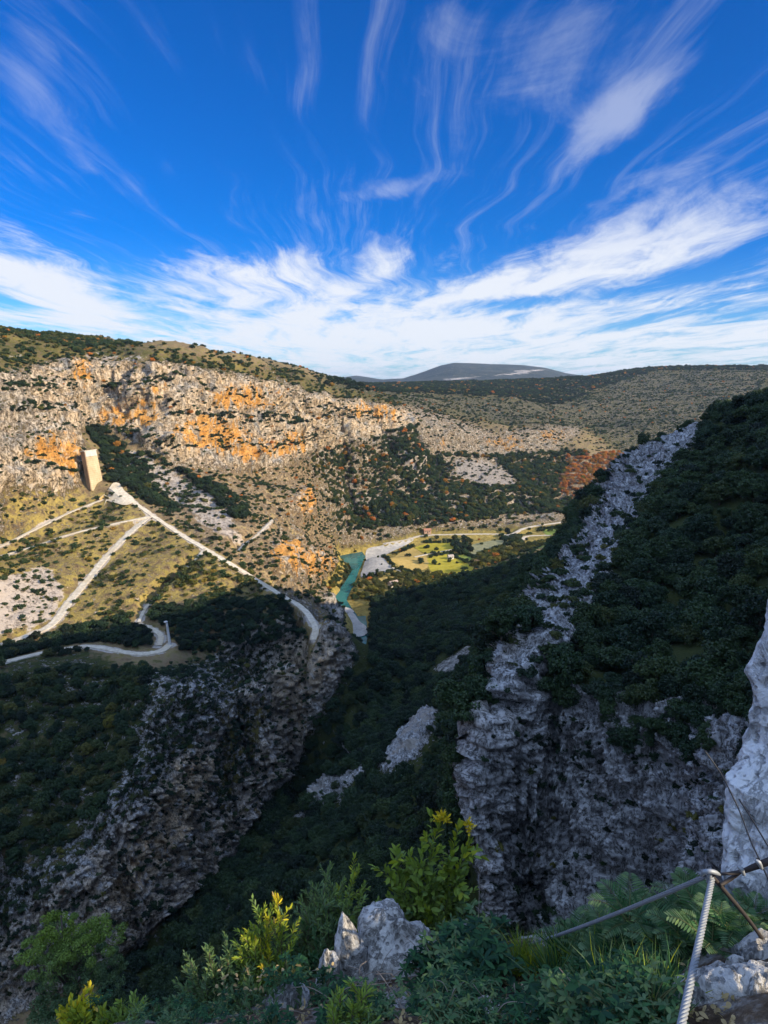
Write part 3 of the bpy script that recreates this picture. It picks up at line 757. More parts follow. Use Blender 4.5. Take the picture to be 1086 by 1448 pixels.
def tower():
    A_ = np.array(at(128.8, 694, Y=476)); B_ = np.array(at(148.4, 693, Y=489)); C_ = np.array(at(123.5, 691, Y=479.5)); D_ = B_+(C_-A_)
    A2 = np.array(at(119.2, 638.7, Y=479)); B2 = np.array(at(136.2, 636.3, Y=492)); C2 = np.array(at(113.4, 639.6, Y=482.5)); D2 = B2+(C2-A2)
    base = (A_+B_+C_+D_)/4; r_ = empty('concrete_tower', base)
    tag(r_, 'tall leaning concrete tower slab standing against the orange cliff', 'tower')
    brown = concrete('weathered_concrete', (.26, .17, .10), (.38, .27, .17), .2, .35); pale = concrete('pale_concrete', (.42, .33, .20), (.54, .44, .29), .12, .22); topc = concrete('bleached_concrete', (.48, .44, .38), (.58, .54, .48), .3)
    prism('tower_body', (A_, B_, D_, C_), (A2, B2, D2, C2), brown, r_, base, .15)
    nrm = np.cross(B_-A_, A2-A_); nrm /= np.linalg.norm(nrm)
    if nrm[1] > 0: nrm = -nrm
    e = .04
    def lerp(p, q, t): return p*(1-t)+q*t
    f0, f1, f2, f3 = lerp(A_, B_, e), lerp(A_, B_, 1-e), lerp(A2, B2, 1-e), lerp(A2, B2, e)
    g3 = lerp(f0, f3, .86); g2 = lerp(f1, f2, .86)
    prism('face_panel', (f0, f1, g2, g3), [p+nrm*.25 for p in (f0, f1, g2, g3)], pale, r_, base, .05)
    h0, h1 = lerp(f0, f3, .865), lerp(f1, f2, .865)
    prism('crown_panel', (h0, h1, f2, f3), [p+nrm*.3 for p in (h0, h1, f2, f3)], topc, r_, base, .05)
    up = np.array((0, 0, .6)); c = (A2+B2+C2+D2)/4
    ring = [c+(p-c)*1.06 for p in (A2, B2, D2, C2)]
    prism('parapet', ring, [p+up for p in ring], topc, r_, base, .08)
tower()
def low_wall():
    p = [np.array(at(x_, y_, Y=Y_)) for x_, y_, Y_ in ((141,712,468),(147,707,470.5),(155,711,468))]
    r_ = empty('retaining_wall', p[1]); tag(r_, 'short ochre retaining wall under the white gravel forecourt', 'wall')
    m = concrete('ochre_masonry', (.42, .27, .09), (.55, .40, .18), .5)
    th = np.array((.15, .8, 0)); h = np.array((0, 0, 3.4)); d = np.array((0, 0, -1.5)); o = p[1]
    for a, b in ((0, 1), (1, 2)):
        q = (p[a]+d, p[b]+d, p[b]+th+d, p[a]+th+d); prism('wall_panel', q, [k_-d+h for k_ in q], m, r_, o, .05)
        q = [k_-d+h for k_ in q]; c = sum(q)/4; q = [c+(k_-c)*1.08 for k_ in q]
        prism('coping', q, [k_+np.array((0, 0, .3)) for k_ in q], M_ROAD, r_, o, .04)
low_wall()
def lathe(name, prof, mat, parent=None, axis_top=(0, 0), seg=12):
    """surface of revolution; axis_top = lean of the axis in x, y over its height"""
    V = []; F = []; h = prof[-1][1]-prof[0][1]
    for r_, z_ in prof:
        t = (z_-prof[0][1])/h
        for i in range(seg): V.append((r_*cos(2*pi*i/seg)+axis_top[0]*t, r_*sin(2*pi*i/seg)+axis_top[1]*t, z_))
    for k_ in range(len(prof)-1):
        for i in range(seg): F.append((k_*seg+i, k_*seg+(i+1) % seg, (k_+1)*seg+(i+1) % seg, (k_+1)*seg+i))
    F.append(tuple(range(seg))[::-1]); F.append(tuple((len(prof)-1)*seg+i for i in range(seg)))
    me = mesh_from(name, V, F); me.polygons.foreach_set('use_smooth', [True]*len(F)); return link(me, name, mat, parent)
def pillar():
    b = np.array(at(240.5, 911, Y=311)); t = np.array(at(235.5, 880, Y=312)); v = t-b
    r_ = empty('concrete_pillar', b); tag(r_, 'pale leaning pillar with a capped head beside the shaded road curve', 'pillar')
    m = concrete('grey_pillar', (.42, .42, .42), (.58, .57, .55), .6)
    lathe('shaft', [(.85, -1.2), (.8, 0), (.62, v[2]*.5), (.5, v[2]*.97), (.4, v[2])], m, r_, (v[0], v[1]))
    c = lathe('cap', [(.35, v[2]-.1), (.95, v[2]), (1., v[2]+.35), (.6, v[2]+.6)], m, r_); c.location = (v[0]-.35, v[1], 0)
pillar()

# ------------------------------------------------------------------ small buildings of the valley
def house(px, py, w, d, h, rz, label, wallc, roofc):
    p = hit(px, py); r_ = empty('house', (p[0], p[1], p[2]+.2)); r_.rotation_euler = (0, 0, rz); tag(r_, label, 'house', 'small houses on the valley floor')
    mw = flat_material('house_render', wallc, tuple(min(1, c*1.15) for c in wallc), 1.); mr = flat_material('house_tiles', roofc, tuple(c*1.3 for c in roofc), 2.); md = flat_material('house_opening', (.03, .03, .035), (.05, .05, .05), 2.)
    b = [(-w/2, -d/2, -1.), (w/2, -d/2, -1.), (w/2, d/2, -1.), (-w/2, d/2, -1.)]
    prism('wall', b, [(x_, y_, h) for x_, y_, _ in b], mw, r_)
    e = .5; V = [(-w/2-e, -d/2-e, h-.1), (w/2+e, -d/2-e, h-.1), (w/2+e, d/2+e, h-.1), (-w/2-e, d/2+e, h-.1), (-w/2-e, 0, h+d*.33), (w/2+e, 0, h+d*.33)]
    link(mesh_from('roof', V, [(0, 1, 5, 4), (2, 3, 4, 5), (0, 4, 3), (1, 2, 5), (3, 2, 1, 0)]), 'roof', mr, r_)
    for x_ in (-w*.28, w*.25): prism('window', [(x_-.5, -d/2-.05, h*.45), (x_+.5, -d/2-.05, h*.45), (x_+.5, -d/2+.1, h*.45), (x_-.5, -d/2+.1, h*.45)], [(x_-.5, -d/2-.05, h*.8), (x_+.5, -d/2-.05, h*.8), (x_+.5, -d/2+.1, h*.8), (x_-.5, -d/2+.1, h*.8)], md, r_, bev=0)
    prism('door', [(-.55, -d/2-.06, 0), (.55, -d/2-.06, 0), (.55, -d/2+.1, 0), (-.55, -d/2+.1, 0)], [(-.55, -d/2-.06, h*.72), (.55, -d/2-.06, h*.72), (.55, -d/2+.1, h*.72), (-.55, -d/2+.1, h*.72)], md, r_, bev=0)
house(637, 790, 6, 5, 3., .3, 'tiny white hut at the edge of the yellow field', (.6, .58, .55), (.35, .30, .27))
house(677, 799, 8, 6, 3.4, -.4, 'small house with a pinkish roof in front of the sunlit wood', (.5, .42, .36), (.42, .24, .18))
house(556, 829, 9, 6, 3.6, .7, 'pale stone house near the shadow edge below the gravel flat', (.55, .5, .43), (.36, .27, .22))
house(604, 754, 9, 6, 4.2, .2, 'reddish stone house at the foot of the wooded gully by the valley road', (.36, .24, .18), (.3, .15, .1))

# ------------------------------------------------------------------ foliage
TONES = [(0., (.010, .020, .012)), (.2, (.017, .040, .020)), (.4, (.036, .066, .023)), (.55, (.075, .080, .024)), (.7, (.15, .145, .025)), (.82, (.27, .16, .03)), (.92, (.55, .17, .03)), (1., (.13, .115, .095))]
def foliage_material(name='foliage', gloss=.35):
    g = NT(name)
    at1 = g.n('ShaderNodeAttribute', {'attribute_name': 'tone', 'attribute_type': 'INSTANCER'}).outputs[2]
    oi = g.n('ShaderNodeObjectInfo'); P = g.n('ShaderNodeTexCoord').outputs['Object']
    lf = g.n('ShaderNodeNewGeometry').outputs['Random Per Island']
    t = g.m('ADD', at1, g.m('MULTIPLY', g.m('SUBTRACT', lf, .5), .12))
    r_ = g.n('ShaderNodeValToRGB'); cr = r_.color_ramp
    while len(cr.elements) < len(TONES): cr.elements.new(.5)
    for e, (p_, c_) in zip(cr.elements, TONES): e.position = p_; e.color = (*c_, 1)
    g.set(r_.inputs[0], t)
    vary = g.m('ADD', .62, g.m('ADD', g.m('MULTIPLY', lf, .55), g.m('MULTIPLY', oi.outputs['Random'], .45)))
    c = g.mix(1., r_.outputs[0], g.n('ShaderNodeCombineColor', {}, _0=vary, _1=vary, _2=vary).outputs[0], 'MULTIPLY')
    d = g.n('ShaderNodeBsdfPrincipled'); g.set(d.inputs['Base Color'], c); d.inputs['Roughness'].default_value = .55; d.inputs['Specular IOR Level'].default_value = gloss
    tr = g.n('ShaderNodeBsdfTranslucent', {}, Color=g.mix(1., c, (1.3, 1.35, .5), 'MULTIPLY'))
    mx = g.n('ShaderNodeMixShader', {}, _0=.25); g.t.links.new(d.outputs[0], mx.inputs[1]); g.t.links.new(tr.outputs[0], mx.inputs[2])
    o = g.n('ShaderNodeOutputMaterial'); g.t.links.new(mx.outputs[0], o.inputs[0]); return g.id
M_FOL = foliage_material()
def bark_material():
    g = NT('bark'); P = g.n('ShaderNodeTexCoord').outputs['Object']; n = g.noise(g.scaled(P, (6, 6, 1.2)), 1., 5.)
    g.surface(g.mix(n, (.05, .04, .03), (.16, .135, .11)), .9, n, .05, .6, .1); return g.id
M_BARK = bark_material()
def leaf_cloud(name, clumps, per, leaf, seed, squash=1.):
    """a crown of leaf faces: clumps = array of (x, y, z, radius)"""
    rg = np.random.default_rng(seed); V = []; 
    cs = np.repeat(np.array(clumps), per, axis=0); n = len(cs)
    d = rg.normal(size=(n, 3)); d /= np.linalg.norm(d, axis=1)[:, None]
    rad = cs[:, 3]*(.35+.65*rg.random(n)**.5)
    c = cs[:, :3]+d*rad[:, None]*np.array((1, 1, squash))
    nr = d+rg.normal(size=(n, 3))*.75; nr[:, 2] += .35; nr /= np.linalg.norm(nr, axis=1)[:, None]
    a = np.cross(nr, rg.normal(size=(n, 3))); a /= np.linalg.norm(a, axis=1)[:, None]+1e-9
    b = np.cross(nr, a); s = leaf*(.6+.8*rg.random(n))[:, None]
    q = np.stack([c-a*s, c-b*s*.5+nr*s*.12, c+a*s, c+b*s*.5+nr*s*.12], 1).reshape(-1, 3)
    me = bpy.data.meshes.new(name); me.vertices.add(4*n); me.vertices.foreach_set('co', q.astype(np.float32).ravel())
    me.loops.add(4*n); me.loops.foreach_set('vertex_index', np.arange(4*n, dtype=np.int32)); me.polygons.add(n); me.polygons.foreach_set('loop_start', np.arange(0, 4*n, 4, dtype=np.int32)); me.update(calc_edges=True)
    return me
def tubes(name, chains, seg=6):
    """tapered tubes through chains of (point, radius)"""
    V = []; F = []
    for ch in chains:
        P = [np.array(p[:3], float) for p in ch]; R_ = [p[3] for p in ch]; base = len(V); prev = None
        for i, p in enumerate(P):
            t = P[min(i+1, len(P)-1)]-P[max(i-1, 0)]; t /= np.linalg.norm(t)+1e-9
            if prev is None: prev = np.cross(t, (.3, .9, .2)) if abs(t[2]) > .9 else np.cross(t, (0, 0, 1))
            u = prev-t*(prev@t); u /= np.linalg.norm(u)+1e-9; w = np.cross(t, u); prev = u
            for k_ in range(seg): V.append(p+R_[i]*(u*cos(2*pi*k_/seg)+w*sin(2*pi*k_/seg)))
        for i in range(len(P)-1):
            for k_ in range(seg): F.append((base+i*seg+k_, base+i*seg+(k_+1) % seg, base+(i+1)*seg+(k_+1) % seg, base+(i+1)*seg+k_))
        F.append(tuple(base+k_ for k_ in range(seg))[::-1]); F.append(tuple(base+(len(P)-1)*seg+k_ for k_ in range(seg)))
    me = mesh_from(name, V, F); me.polygons.foreach_set('use_smooth', [True]*len(F)); return me
def crown_proto(seed, wide=1., tall=1., nc=34, per=46, leaf=.16, lo=.25):
    """unit tree: crown radius about 1, standing on z = 0; returns crown and trunk meshes"""
    rg = np.random.default_rng(seed); cl = []
    lobes = [(rg.normal()*.32*wide, rg.normal()*.32*wide, lo+.55*tall*rg.random()) for _ in range(4)]+[(0, 0, .75*tall)]
    for i in range(nc):
        l = lobes[rg.integers(len(lobes))]; d = rg.normal(size=3); d /= np.linalg.norm(d)
        q = np.array((l[0]+d[0]*.58*wide, l[1]+d[1]*.58*wide, l[2]+.3+d[2]*.45*tall))
        if q[2] < lo*.7: q[2] = lo*.7+rg.random()*.2
        cl.append((*q, .17+.17*rg.random()))
    crown = leaf_cloud('crown', cl, per, leaf, seed+1, .8)
    ch = [[(0, 0, -.5, .09), (.02, .01, .2, .07), (.05*rg.normal(), .05*rg.normal(), .6*tall, .05), (0, 0, .95*tall, .02)]]
    for c in cl[:10]:
        ch.append([(0, 0, .25+.25*rg.random(), .045), (c[0]*.5, c[1]*.5, c[2]*.6, .03), (c[0], c[1], c[2], .01)])
    trunk = tubes('trunk', ch, 5)
    crown.materials.append(M_FOL); trunk.materials.append(M_BARK)
    return crown, trunk
TREES = [crown_proto(100+i, w_, t_, 64, 84, .078) for i, (w_, t_) in enumerate([(1., 1.), (.95, 1.25), (1.15, .85), (.9, 1.1), (1.05, 1.)])]
SHRUBS = [crown_proto(200+i, 1.05, .62, 26, 44, .13, .08)[0] for i in range(5)]

# ------------------------------------------------------------------ where plants grow: density, size, tone over the land
den = np.full(X.shape, .0); siz = np.full(X.shape, 1.2); ton = np.full(X.shape, .3); wood = np.zeros(X.shape, bool); zone = np.zeros(X.shape, int)
ZN = ['far hillside']
def grow(poly, d, s, t, tree=False, name=None, where=None):
    m = in_poly(PX, PY, poly) & VIS if poly is not None else where
    if poly is not None and min(p[1] for p in poly) < 660 and max(p[0] for p in poly) > 840: m = m & FARM
    den[m] = d; siz[m] = s; ton[m] = t; wood[m] = tree
    if name:
        if name not in ZN: ZN.append(name)
        zone[m] = ZN.index(name)
front = Y > 0
grow(None, .006, 1.8, .25, where=(Rg > 300) & front)
grow(None, .055, 2.3, .30, True, 'right slope', where=shade_side & front)
grow(None, .02, 1.3, .3, name='left slope', where=(X < -20) & front & (Rg < 620) & (Z > 16))
grow([(505,925),(470,985),(430,1065),(380,1130),(330,1205),(235,1300),(100,1460),(760,1460),(700,1330),(670,1100),(700,960),(560,850)], .07, 2.3, .25, True, 'right slope')
grow([(-40,460),(0,463),(120,474),(450,530),(575,570),(560,577),(420,556),(300,532),(110,508),(40,525),(-40,535)], .07, 1.7, .36, name='plateau above the orange cliff')
grow([(20,520),(110,505),(240,515),(330,530),(430,555),(500,572),(582,578),(590,606),(500,622),(430,645),(380,665),(240,659),(150,605),(116,602),(112,690),(-20,690),(-20,535)], .045, 1.05, .27, name='orange cliff')
grow([(225,573),(300,585),(400,592),(470,590),(410,606),(330,604),(240,592)], .11, 1.7, .16, name='ledge in the orange cliff')
grow([(0,690),(150,705),(215,725),(330,785),(440,860),(380,850),(250,850),(100,900),(0,910)], .055, 1.25, .40, name='sunny slope below the tower')
grow([(250,800),(330,790),(400,840),(380,852),(250,850),(190,860)], .10, 1.6, .5, name='scrub at the shadow edge')
grow([(0,700),(60,690),(110,695),(120,715),(40,740),(0,745)], .06, 1.4, .34, name='sunny slope below the tower')
grow([(215,720),(170,640),(240,660),(380,665),(430,650),(500,640),(480,780),(450,855),(400,840),(300,775)], .055, 1.35, .3, name='scree by the straight road')
grow([(118,603),(150,606),(180,640),(250,662),(330,700),(360,735),(330,735),(270,680),(200,640),(215,690),(250,722),(215,716),(180,690),(150,680),(142,640)], .16, 1.9, .17, True, 'gully behind the tower')
grow([(430,640),(600,610),(830,640),(850,740),(600,755),(480,780)], .06, 2.2, .37, True, 'slope across the river')
grow([(540,620),(590,600),(625,650),(640,740),(560,755),(500,765),(480,770),(520,690)], .10, 2.4, .32, True, 'wooded gully across the river')
grow([(700,680),(760,660),(800,700),(850,720),(850,742),(740,745),(640,755),(650,720)], .10, 2.4, .36, True, 'wood above the valley road')
grow([(640,648),(700,652),(738,688),(690,692),(645,676)], .02, 1.6, .25)
grow([(775,650),(880,640),(900,690),(865,722),(790,705)], .05, 2.0, .9, True, 'autumn wood beside the bluff')
grow([(690,640),(790,630),(800,660),(780,700),(740,680)], .09, 2.3, .36, True, 'wood above the valley road')
grow([(585,575),(640,590),(700,605),(800,605),(800,640),(690,645),(590,640)], .02, 1.6, .25)
grow([(400,530),(640,540),(860,528),(1086,514),(1086,650),(900,660),(830,605),(700,600),(585,575)], .011, 1.9, .3, name='open hill across the valley')
grow([(450,538),(780,526),(900,520),(1086,514),(1086,524),(930,524),(860,545),(790,575),(700,562),(560,556),(450,548)], .02, 3.2, .14, name='dark wood along the horizon')
valm = (Z < 17) & (Y > 440) & VIS
grow(None, .012, 1.8, .42, True, 'valley floor', where=valm)
def grow_v(poly, d, s, t, name=None, tree=True):
    m = in_poly(PX, PY, poly) & valm
    den[m] = d; siz[m] = s; ton[m] = t; wood[m] = tree
    if name:
        if name not in ZN: ZN.append(name)
        zone[m] = ZN.index(name)
grow_v([(510,770),(640,756),(850,728),(880,760),(700,800),(640,820),(560,815),(505,818)], .0012, 2., .3, 'fields')
grow_v([(680,783),(740,770),(770,770),(760,785),(700,806),(672,812),(670,795)], .05, 2.3, .58, 'grove beside the shaded spur')
grow_v([(640,765),(662,762),(668,780),(655,790),(640,782)], .03, 2.8, .22, 'dark clump between the fields')
grow_v([(700,755),(735,757),(742,770),(715,772)], .04, 2.4, .3, 'wood above the valley road')
grow_v([(575,806),(640,815),(660,815),(640,835),(560,838),(540,822)], .028, 1.9, .56, 'grove below the yellow field')
grow_v([(490,850),(520,815),(560,815),(556,840),(520,860),(500,862)], .028, 1.9, .55, 'grove below the yellow field')
grow_v([(445,850),(470,815),(480,800),(484,806),(470,835),(460,852)], .05, 1.9, .5, 'left bank of the river')
for ln_ in ([(-10,588),(50,577),(100,590)], [(110,542),(180,550),(240,545)], [(300,625),(380,642),(430,622)], [(420,575),(500,592),(560,596)], [(10,655),(60,668),(100,672)], [(250,537),(300,556),(370,566)], [(0,556),(40,548),(90,555)], [(170,612),(230,632),(280,640)]):
    m = (seg_dist(PX, PY, np.array([(*p, 0.) for p in ln_])) < 5.5) & VIS; den[m] = .15; siz[m] = 1.6; ton[m] = .22; zone[m] = ZN.index('ledge in the orange cliff')
for ln_ in ([(545,788),(556,802),(580,811),(602,813)], [(604,789),(640,781)], [(637,784),(652,793),(670,797)], [(600,768),(640,767)], [(655,775),(660,785),(672,790)], [(680,784),(700,777),(722,769)], [(560,783),(585,773)], [(512,818),(545,812),(560,806)], [(760,751),(800,744),(830,737)], [(740,772),(780,765),(815,760)]):
    m = (seg_dist(PX, PY, np.array([(*p, 0.) for p in ln_])) < 1.6) & valm; den[m] = .16; siz[m] = 1.25; ton[m] = .3; wood[m] = True; zone[m] = ZN.index('fields')
for p in ([(540,1088),(560,1045),(600,1003),(622,1005),(618,1030),(572,1092)], [(405,1168),(440,1128),(515,1080),(522,1086),(480,1130)], [(605,950),(660,913),(695,918),(640,955)]):
    m = in_poly(PX, PY, p) & VIS; den[m] = .004; siz[m] = 1.2
grow([(522,848),(562,838),(640,832),(660,900),(560,960),(526,968)], .08, 2.3, .22, True, 'right slope')
m = in_poly(PX, PY, [(1006,592),(975,648),(932,694),(902,748),(868,806),(838,862),(806,915),(786,985),(740,1010),(680,1010),(725,930),(795,830),(845,740),(895,645),(960,610)]) & VIS
den[m] = .11; siz[m] = 1.1; wood[m] = False; zone[m] = len(ZN); ZN.append('crest of the rock bluff')
m = in_poly(PX, PY, [(680,1000),(760,1000),(860,1030),(1000,1060),(1100,1080),(1100,1345),(690,1345),(665,1100)]) & VIS
den[m] = .12; siz[m] = .62; wood[m] = False; ton[m] = .12; zone[m] = len(ZN); ZN.append('face of the rock bluff')
grow([(790,955),(900,975),(1100,1000),(1100,1100),(960,1080),(860,1060)], .08, 1.5, .2, True, 'right slope')
grow([(0,690),(0,910),(-60,910),(-60,690)], .03, 1.15, .36)
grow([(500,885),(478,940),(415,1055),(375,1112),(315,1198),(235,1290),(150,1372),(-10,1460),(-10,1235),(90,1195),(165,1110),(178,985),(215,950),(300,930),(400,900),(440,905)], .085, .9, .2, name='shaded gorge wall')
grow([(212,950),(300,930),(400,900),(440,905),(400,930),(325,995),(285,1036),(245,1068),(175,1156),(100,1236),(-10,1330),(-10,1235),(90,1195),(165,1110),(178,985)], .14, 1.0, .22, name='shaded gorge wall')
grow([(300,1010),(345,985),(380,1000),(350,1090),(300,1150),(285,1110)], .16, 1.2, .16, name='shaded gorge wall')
grow([(-40,925),(120,918),(200,935),(215,960),(185,1090),(100,1200),(-40,1235)], .12, 1.7, .32, True, 'wood below the lower road')
grow([(0,905),(110,890),(215,860),(400,850),(440,880),(430,902),(300,925),(200,915),(0,935)], .22, 1.6, .17, True, 'shaded scrub between the roads')
grow([(455,850),(500,870),(500,895),(470,885),(450,875)], .05, 1.5, .15)
den[in_poly(PX, PY, [(0,940),(130,921),(190,928),(240,920),(242,936),(190,950),(120,944),(0,966)]) & VIS] = 0
for q in ([(530,1100),(555,1045),(600,1003),(625,1003),(622,1040),(580,1110),(545,1125)], [(400,1180),(440,1128),(515,1080),(525,1090),(480,1140),(430,1185)], [(605,955),(660,913),(700,918),(645,975)], [(640,1010),(690,1000),(675,1100),(690,1290),(650,1290),(640,1120)], [(675,1015),(700,940),(780,850),(800,900),(790,985),(740,1015)], [(940,600),(1000,592),(960,660),(900,720),(850,790),(800,850),(820,790),(850,735),(900,650)]):
    den[in_poly(PX, PY, q) & VIS & (Rg < 420)] *= .22
den *= np.where(roadd < np.where(wood, 3.6, 1.2), 0, 1)
den[Rg < 62] = 0
inr = in_poly(X, Y, RIVER); den[inr] = 0
den[in_poly(PX, PY, [(482,850),(522,850),(524,930),(522,962),(488,968),(494,930)]) & VIS] = 0
rocky = attr['rock']
# ------------------------------------------------------------------ sow
CX = .25*(X2[:-1, :-1]+X2[1:, :-1]+X2[:-1, 1:]+X2[1:, 1:])
e1 = np.stack([X2[1:, :-1]-X2[:-1, :-1], Y2[1:, :-1]-Y2[:-1, :-1], Z2[1:, :-1]-Z2[:-1, :-1]], -1); e2 = np.stack([X2[:-1, 1:]-X2[:-1, :-1], Y2[:-1, 1:]-Y2[:-1, :-1], Z2[:-1, 1:]-Z2[:-1, :-1]], -1)
area = np.linalg.norm(np.cross(e1, e2), axis=-1)
plan = np.abs(e1[..., 0]*e2[..., 1]-e1[..., 1]*e2[..., 0])
area = .35*area+.65*plan
patch = .35+1.3*sstep(-.35, .45, fbm(X[:-1, :-1]/28, Y[:-1, :-1]/28, Z[:-1, :-1]/28, 3, 81))
patch = np.where(wood[:-1, :-1], .65+.5*patch, patch)
lam = den[:-1, :-1]*area*patch*(1.25-.5*rocky[:-1, :-1])
lam[np.abs(Ug[:-1, :-1]) > radians(44)] *= .25
lam[~(np.abs(Ug[:-1, :-1]) < radians(75))] = 0
cnt = rng.poisson(lam); ii, jj = np.nonzero(cnt); ii = np.repeat(ii, cnt[ii, jj]); jj = np.repeat(jj, np.maximum(cnt[np.nonzero(cnt)], 0))
a = rng.random(len(ii)); b = rng.random(len(ii))
def bil(G): return G[ii, jj]*(1-a)*(1-b)+G[ii+1, jj]*a*(1-b)+G[ii, jj+1]*(1-a)*b+G[ii+1, jj+1]*a*b
PT = np.stack([bil(X2), bil(Y2), bil(Z2)], 1)
ps = siz[ii, jj]*np.clip(np.exp(rng.normal(size=len(ii))*.40), .4, 1.55); pt = np.clip(ton[ii, jj]+rng.normal(size=len(ii))*(.13-.05*(ton[ii, jj] > .5)), 0, 1); pw = wood[ii, jj]; pz = zone[ii, jj]
# trees added out of frame on the sunny side so that crowns dapple the viewpoint
DAPPLE_TREES = []
for t_, o_, h_, s_, k_ in ((33., -3.3, .2, 2.1, .72), (31., 3.0, -.5, 2.0, .72), (35., 6.4, .4, 2.4, .72), (30., -7., .3, 2.2, .72)):
    q = np.array((0., 2.4, 198.2))+t_*np.array((sd[0], sd[1], sd[2]))/math.hypot(sd[0], sd[1]); q[:2] += o_*np.array((-sd[1], sd[0]))/math.hypot(sd[0], sd[1])
    gz = float(shape_z(np.array([q[0]]), np.array([q[1]]))[0]); DAPPLE_TREES.append((q[0], q[1], gz-.2, s_, max(.5, (q[2]+h_-gz)/(s_*k_))))
# thin out overlapping ones
order = np.argsort(-ps); cellh = {}; ok = np.zeros(len(ii), bool)
for k in order:
    s_ = ps[k]*.95; key = (int(PT[k, 0]//4), int(PT[k, 1]//4), int(PT[k, 2]//4)); bad = False
    for dx in (-1, 0, 1):
        for dy in (-1, 0, 1):
            for dz_ in (-1, 0, 1):
                for q in cellh.get((key[0]+dx, key[1]+dy, key[2]+dz_), ()):
                    if (PT[k, 0]-PT[q, 0])**2+(PT[k, 1]-PT[q, 1])**2+(PT[k, 2]-PT[q, 2])**2 < (.50*(s_+ps[q]))**2: bad = True; break
    if not bad: ok[k] = True; cellh.setdefault(key, []).append(k)
PT, ps, pt, pw, pz, ii, jj = PT[ok], ps[ok], pt[ok], pw[ok], pz[ok], ii[ok], jj[ok]
gq = np.array(DAPPLE_TREES); PT = np.vstack([PT, gq[:, :3]]); ps = np.concatenate([ps, gq[:, 3]]); pt = np.concatenate([pt, np.full(len(gq), .3)]); pw = np.concatenate([pw, np.ones(len(gq), bool)]); pz = np.concatenate([pz, np.zeros(len(gq), int)]); ii = np.concatenate([ii, np.zeros(len(gq), int)]); jj = np.concatenate([jj, np.zeros(len(gq), int)])
rot = rng.random(len(ps))*2*pi; tall = .85+.35*rng.random(len(ps)); var = rng.integers(0, 5, len(ps)); tall[-len(gq):] = gq[:, 4]
# some autumn colour and pale crowns among the rest
odd = rng.random(len(ps)); pt = np.where((odd < .03) & (Y[ii, jj] > 500), .8+.1*rng.random(len(ps)), pt); pt = np.where((odd > .97) & ~pw, .62, pt)
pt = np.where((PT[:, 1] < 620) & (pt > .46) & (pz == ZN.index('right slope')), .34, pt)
EL2 = np.arctan2(Z2-EYE, np.hypot(X2, Y2)); RM2 = np.maximum.accumulate(EL2, axis=1)
top = np.arctan2(PT[:, 2]+ps*1.2-EYE, np.hypot(PT[:, 0], PT[:, 1]))
vis = top > RM2[ii, np.minimum(jj+6, NR-1)]
sx_, sy_, sd_ = project(PT[:, 0], PT[:, 1], PT[:, 2]+ps)
vis &= (sx_ > -10) & (sx_ < W0+10) & (sy_ > 0) & (sy_ < H0+20)
vis &= ~((sy_ > 1300) & (sx_ > 250)) & ~((sx_ > 1020) & (sy_ > 900))
app = np.where(vis, ps/sd_, 0)
print('PLANTS', len(ps), 'trees', pw.sum(), 'visible', vis.sum())

def scatter(name, sel, protos, mat_slot_objs, label, cat):
    me = bpy.data.meshes.new(name); n = len(sel); me.vertices.add(n); me.vertices.foreach_set('co', PT[sel].astype(np.float32).ravel())
    for nm, v in (('size', ps[sel]), ('spin', rot[sel]), ('tone', pt[sel]), ('stretch', tall[sel])):
        a_ = me.attributes.new(nm, 'FLOAT', 'POINT'); a_.data.foreach_set('value', v.astype(np.float32))
    a_ = me.attributes.new('kind_index', 'INT', 'POINT'); a_.data.foreach_set('value', var[sel].astype(np.int32)); me.update()
    o = link(me, name); ng = bpy.data.node_groups.new(name, 'GeometryNodeTree'); ng.interface.new_socket('Geometry', in_out='INPUT', socket_type='NodeSocketGeometry'); ng.interface.new_socket('Geometry', in_out='OUTPUT', socket_type='NodeSocketGeometry')
    N_ = ng.nodes; K = ng.links
    gi_ = N_.new('NodeGroupInput'); go = N_.new('NodeGroupOutput'); g2i = N_.new('GeometryNodeGeometryToInstance')
    for p in reversed(mat_slot_objs):
        oi = N_.new('GeometryNodeObjectInfo'); oi.transform_space = 'ORIGINAL'; oi.inputs['Object'].default_value = p; oi.inputs['As Instance'].default_value = False
        K.new(oi.outputs['Geometry'], g2i.inputs[0])
    iop = N_.new('GeometryNodeInstanceOnPoints'); iop.inputs['Pick Instance'].default_value = True
    def named(nm, t='FLOAT'):
        q = N_.new('GeometryNodeInputNamedAttribute'); q.data_type = t; q.inputs[0].default_value = nm; return q.outputs[0]
    cb = N_.new('ShaderNodeCombineXYZ'); K.new(named('spin'), cb.inputs[2]); cs = N_.new('ShaderNodeCombineXYZ')
    mu = N_.new('ShaderNodeMath'); mu.operation = 'MULTIPLY'; s_ = named('size'); K.new(s_, mu.inputs[0]); K.new(named('stretch'), mu.inputs[1])
    K.new(s_, cs.inputs[0]); K.new(s_, cs.inputs[1]); K.new(mu.outputs[0], cs.inputs[2])
    K.new(gi_.outputs[0], iop.inputs['Points']); K.new(g2i.outputs[0], iop.inputs['Instance']); K.new(named('kind_index', 'INT'), iop.inputs['Instance Index']); K.new(cb.outputs[0], iop.inputs['Rotation']); K.new(cs.outputs[0], iop.inputs['Scale'])
    K.new(iop.outputs[0], go.inputs[0])
    md = o.modifiers.new('plants', 'NODES'); md.node_group = ng
    tag(o, label, cat, kind='stuff'); return o

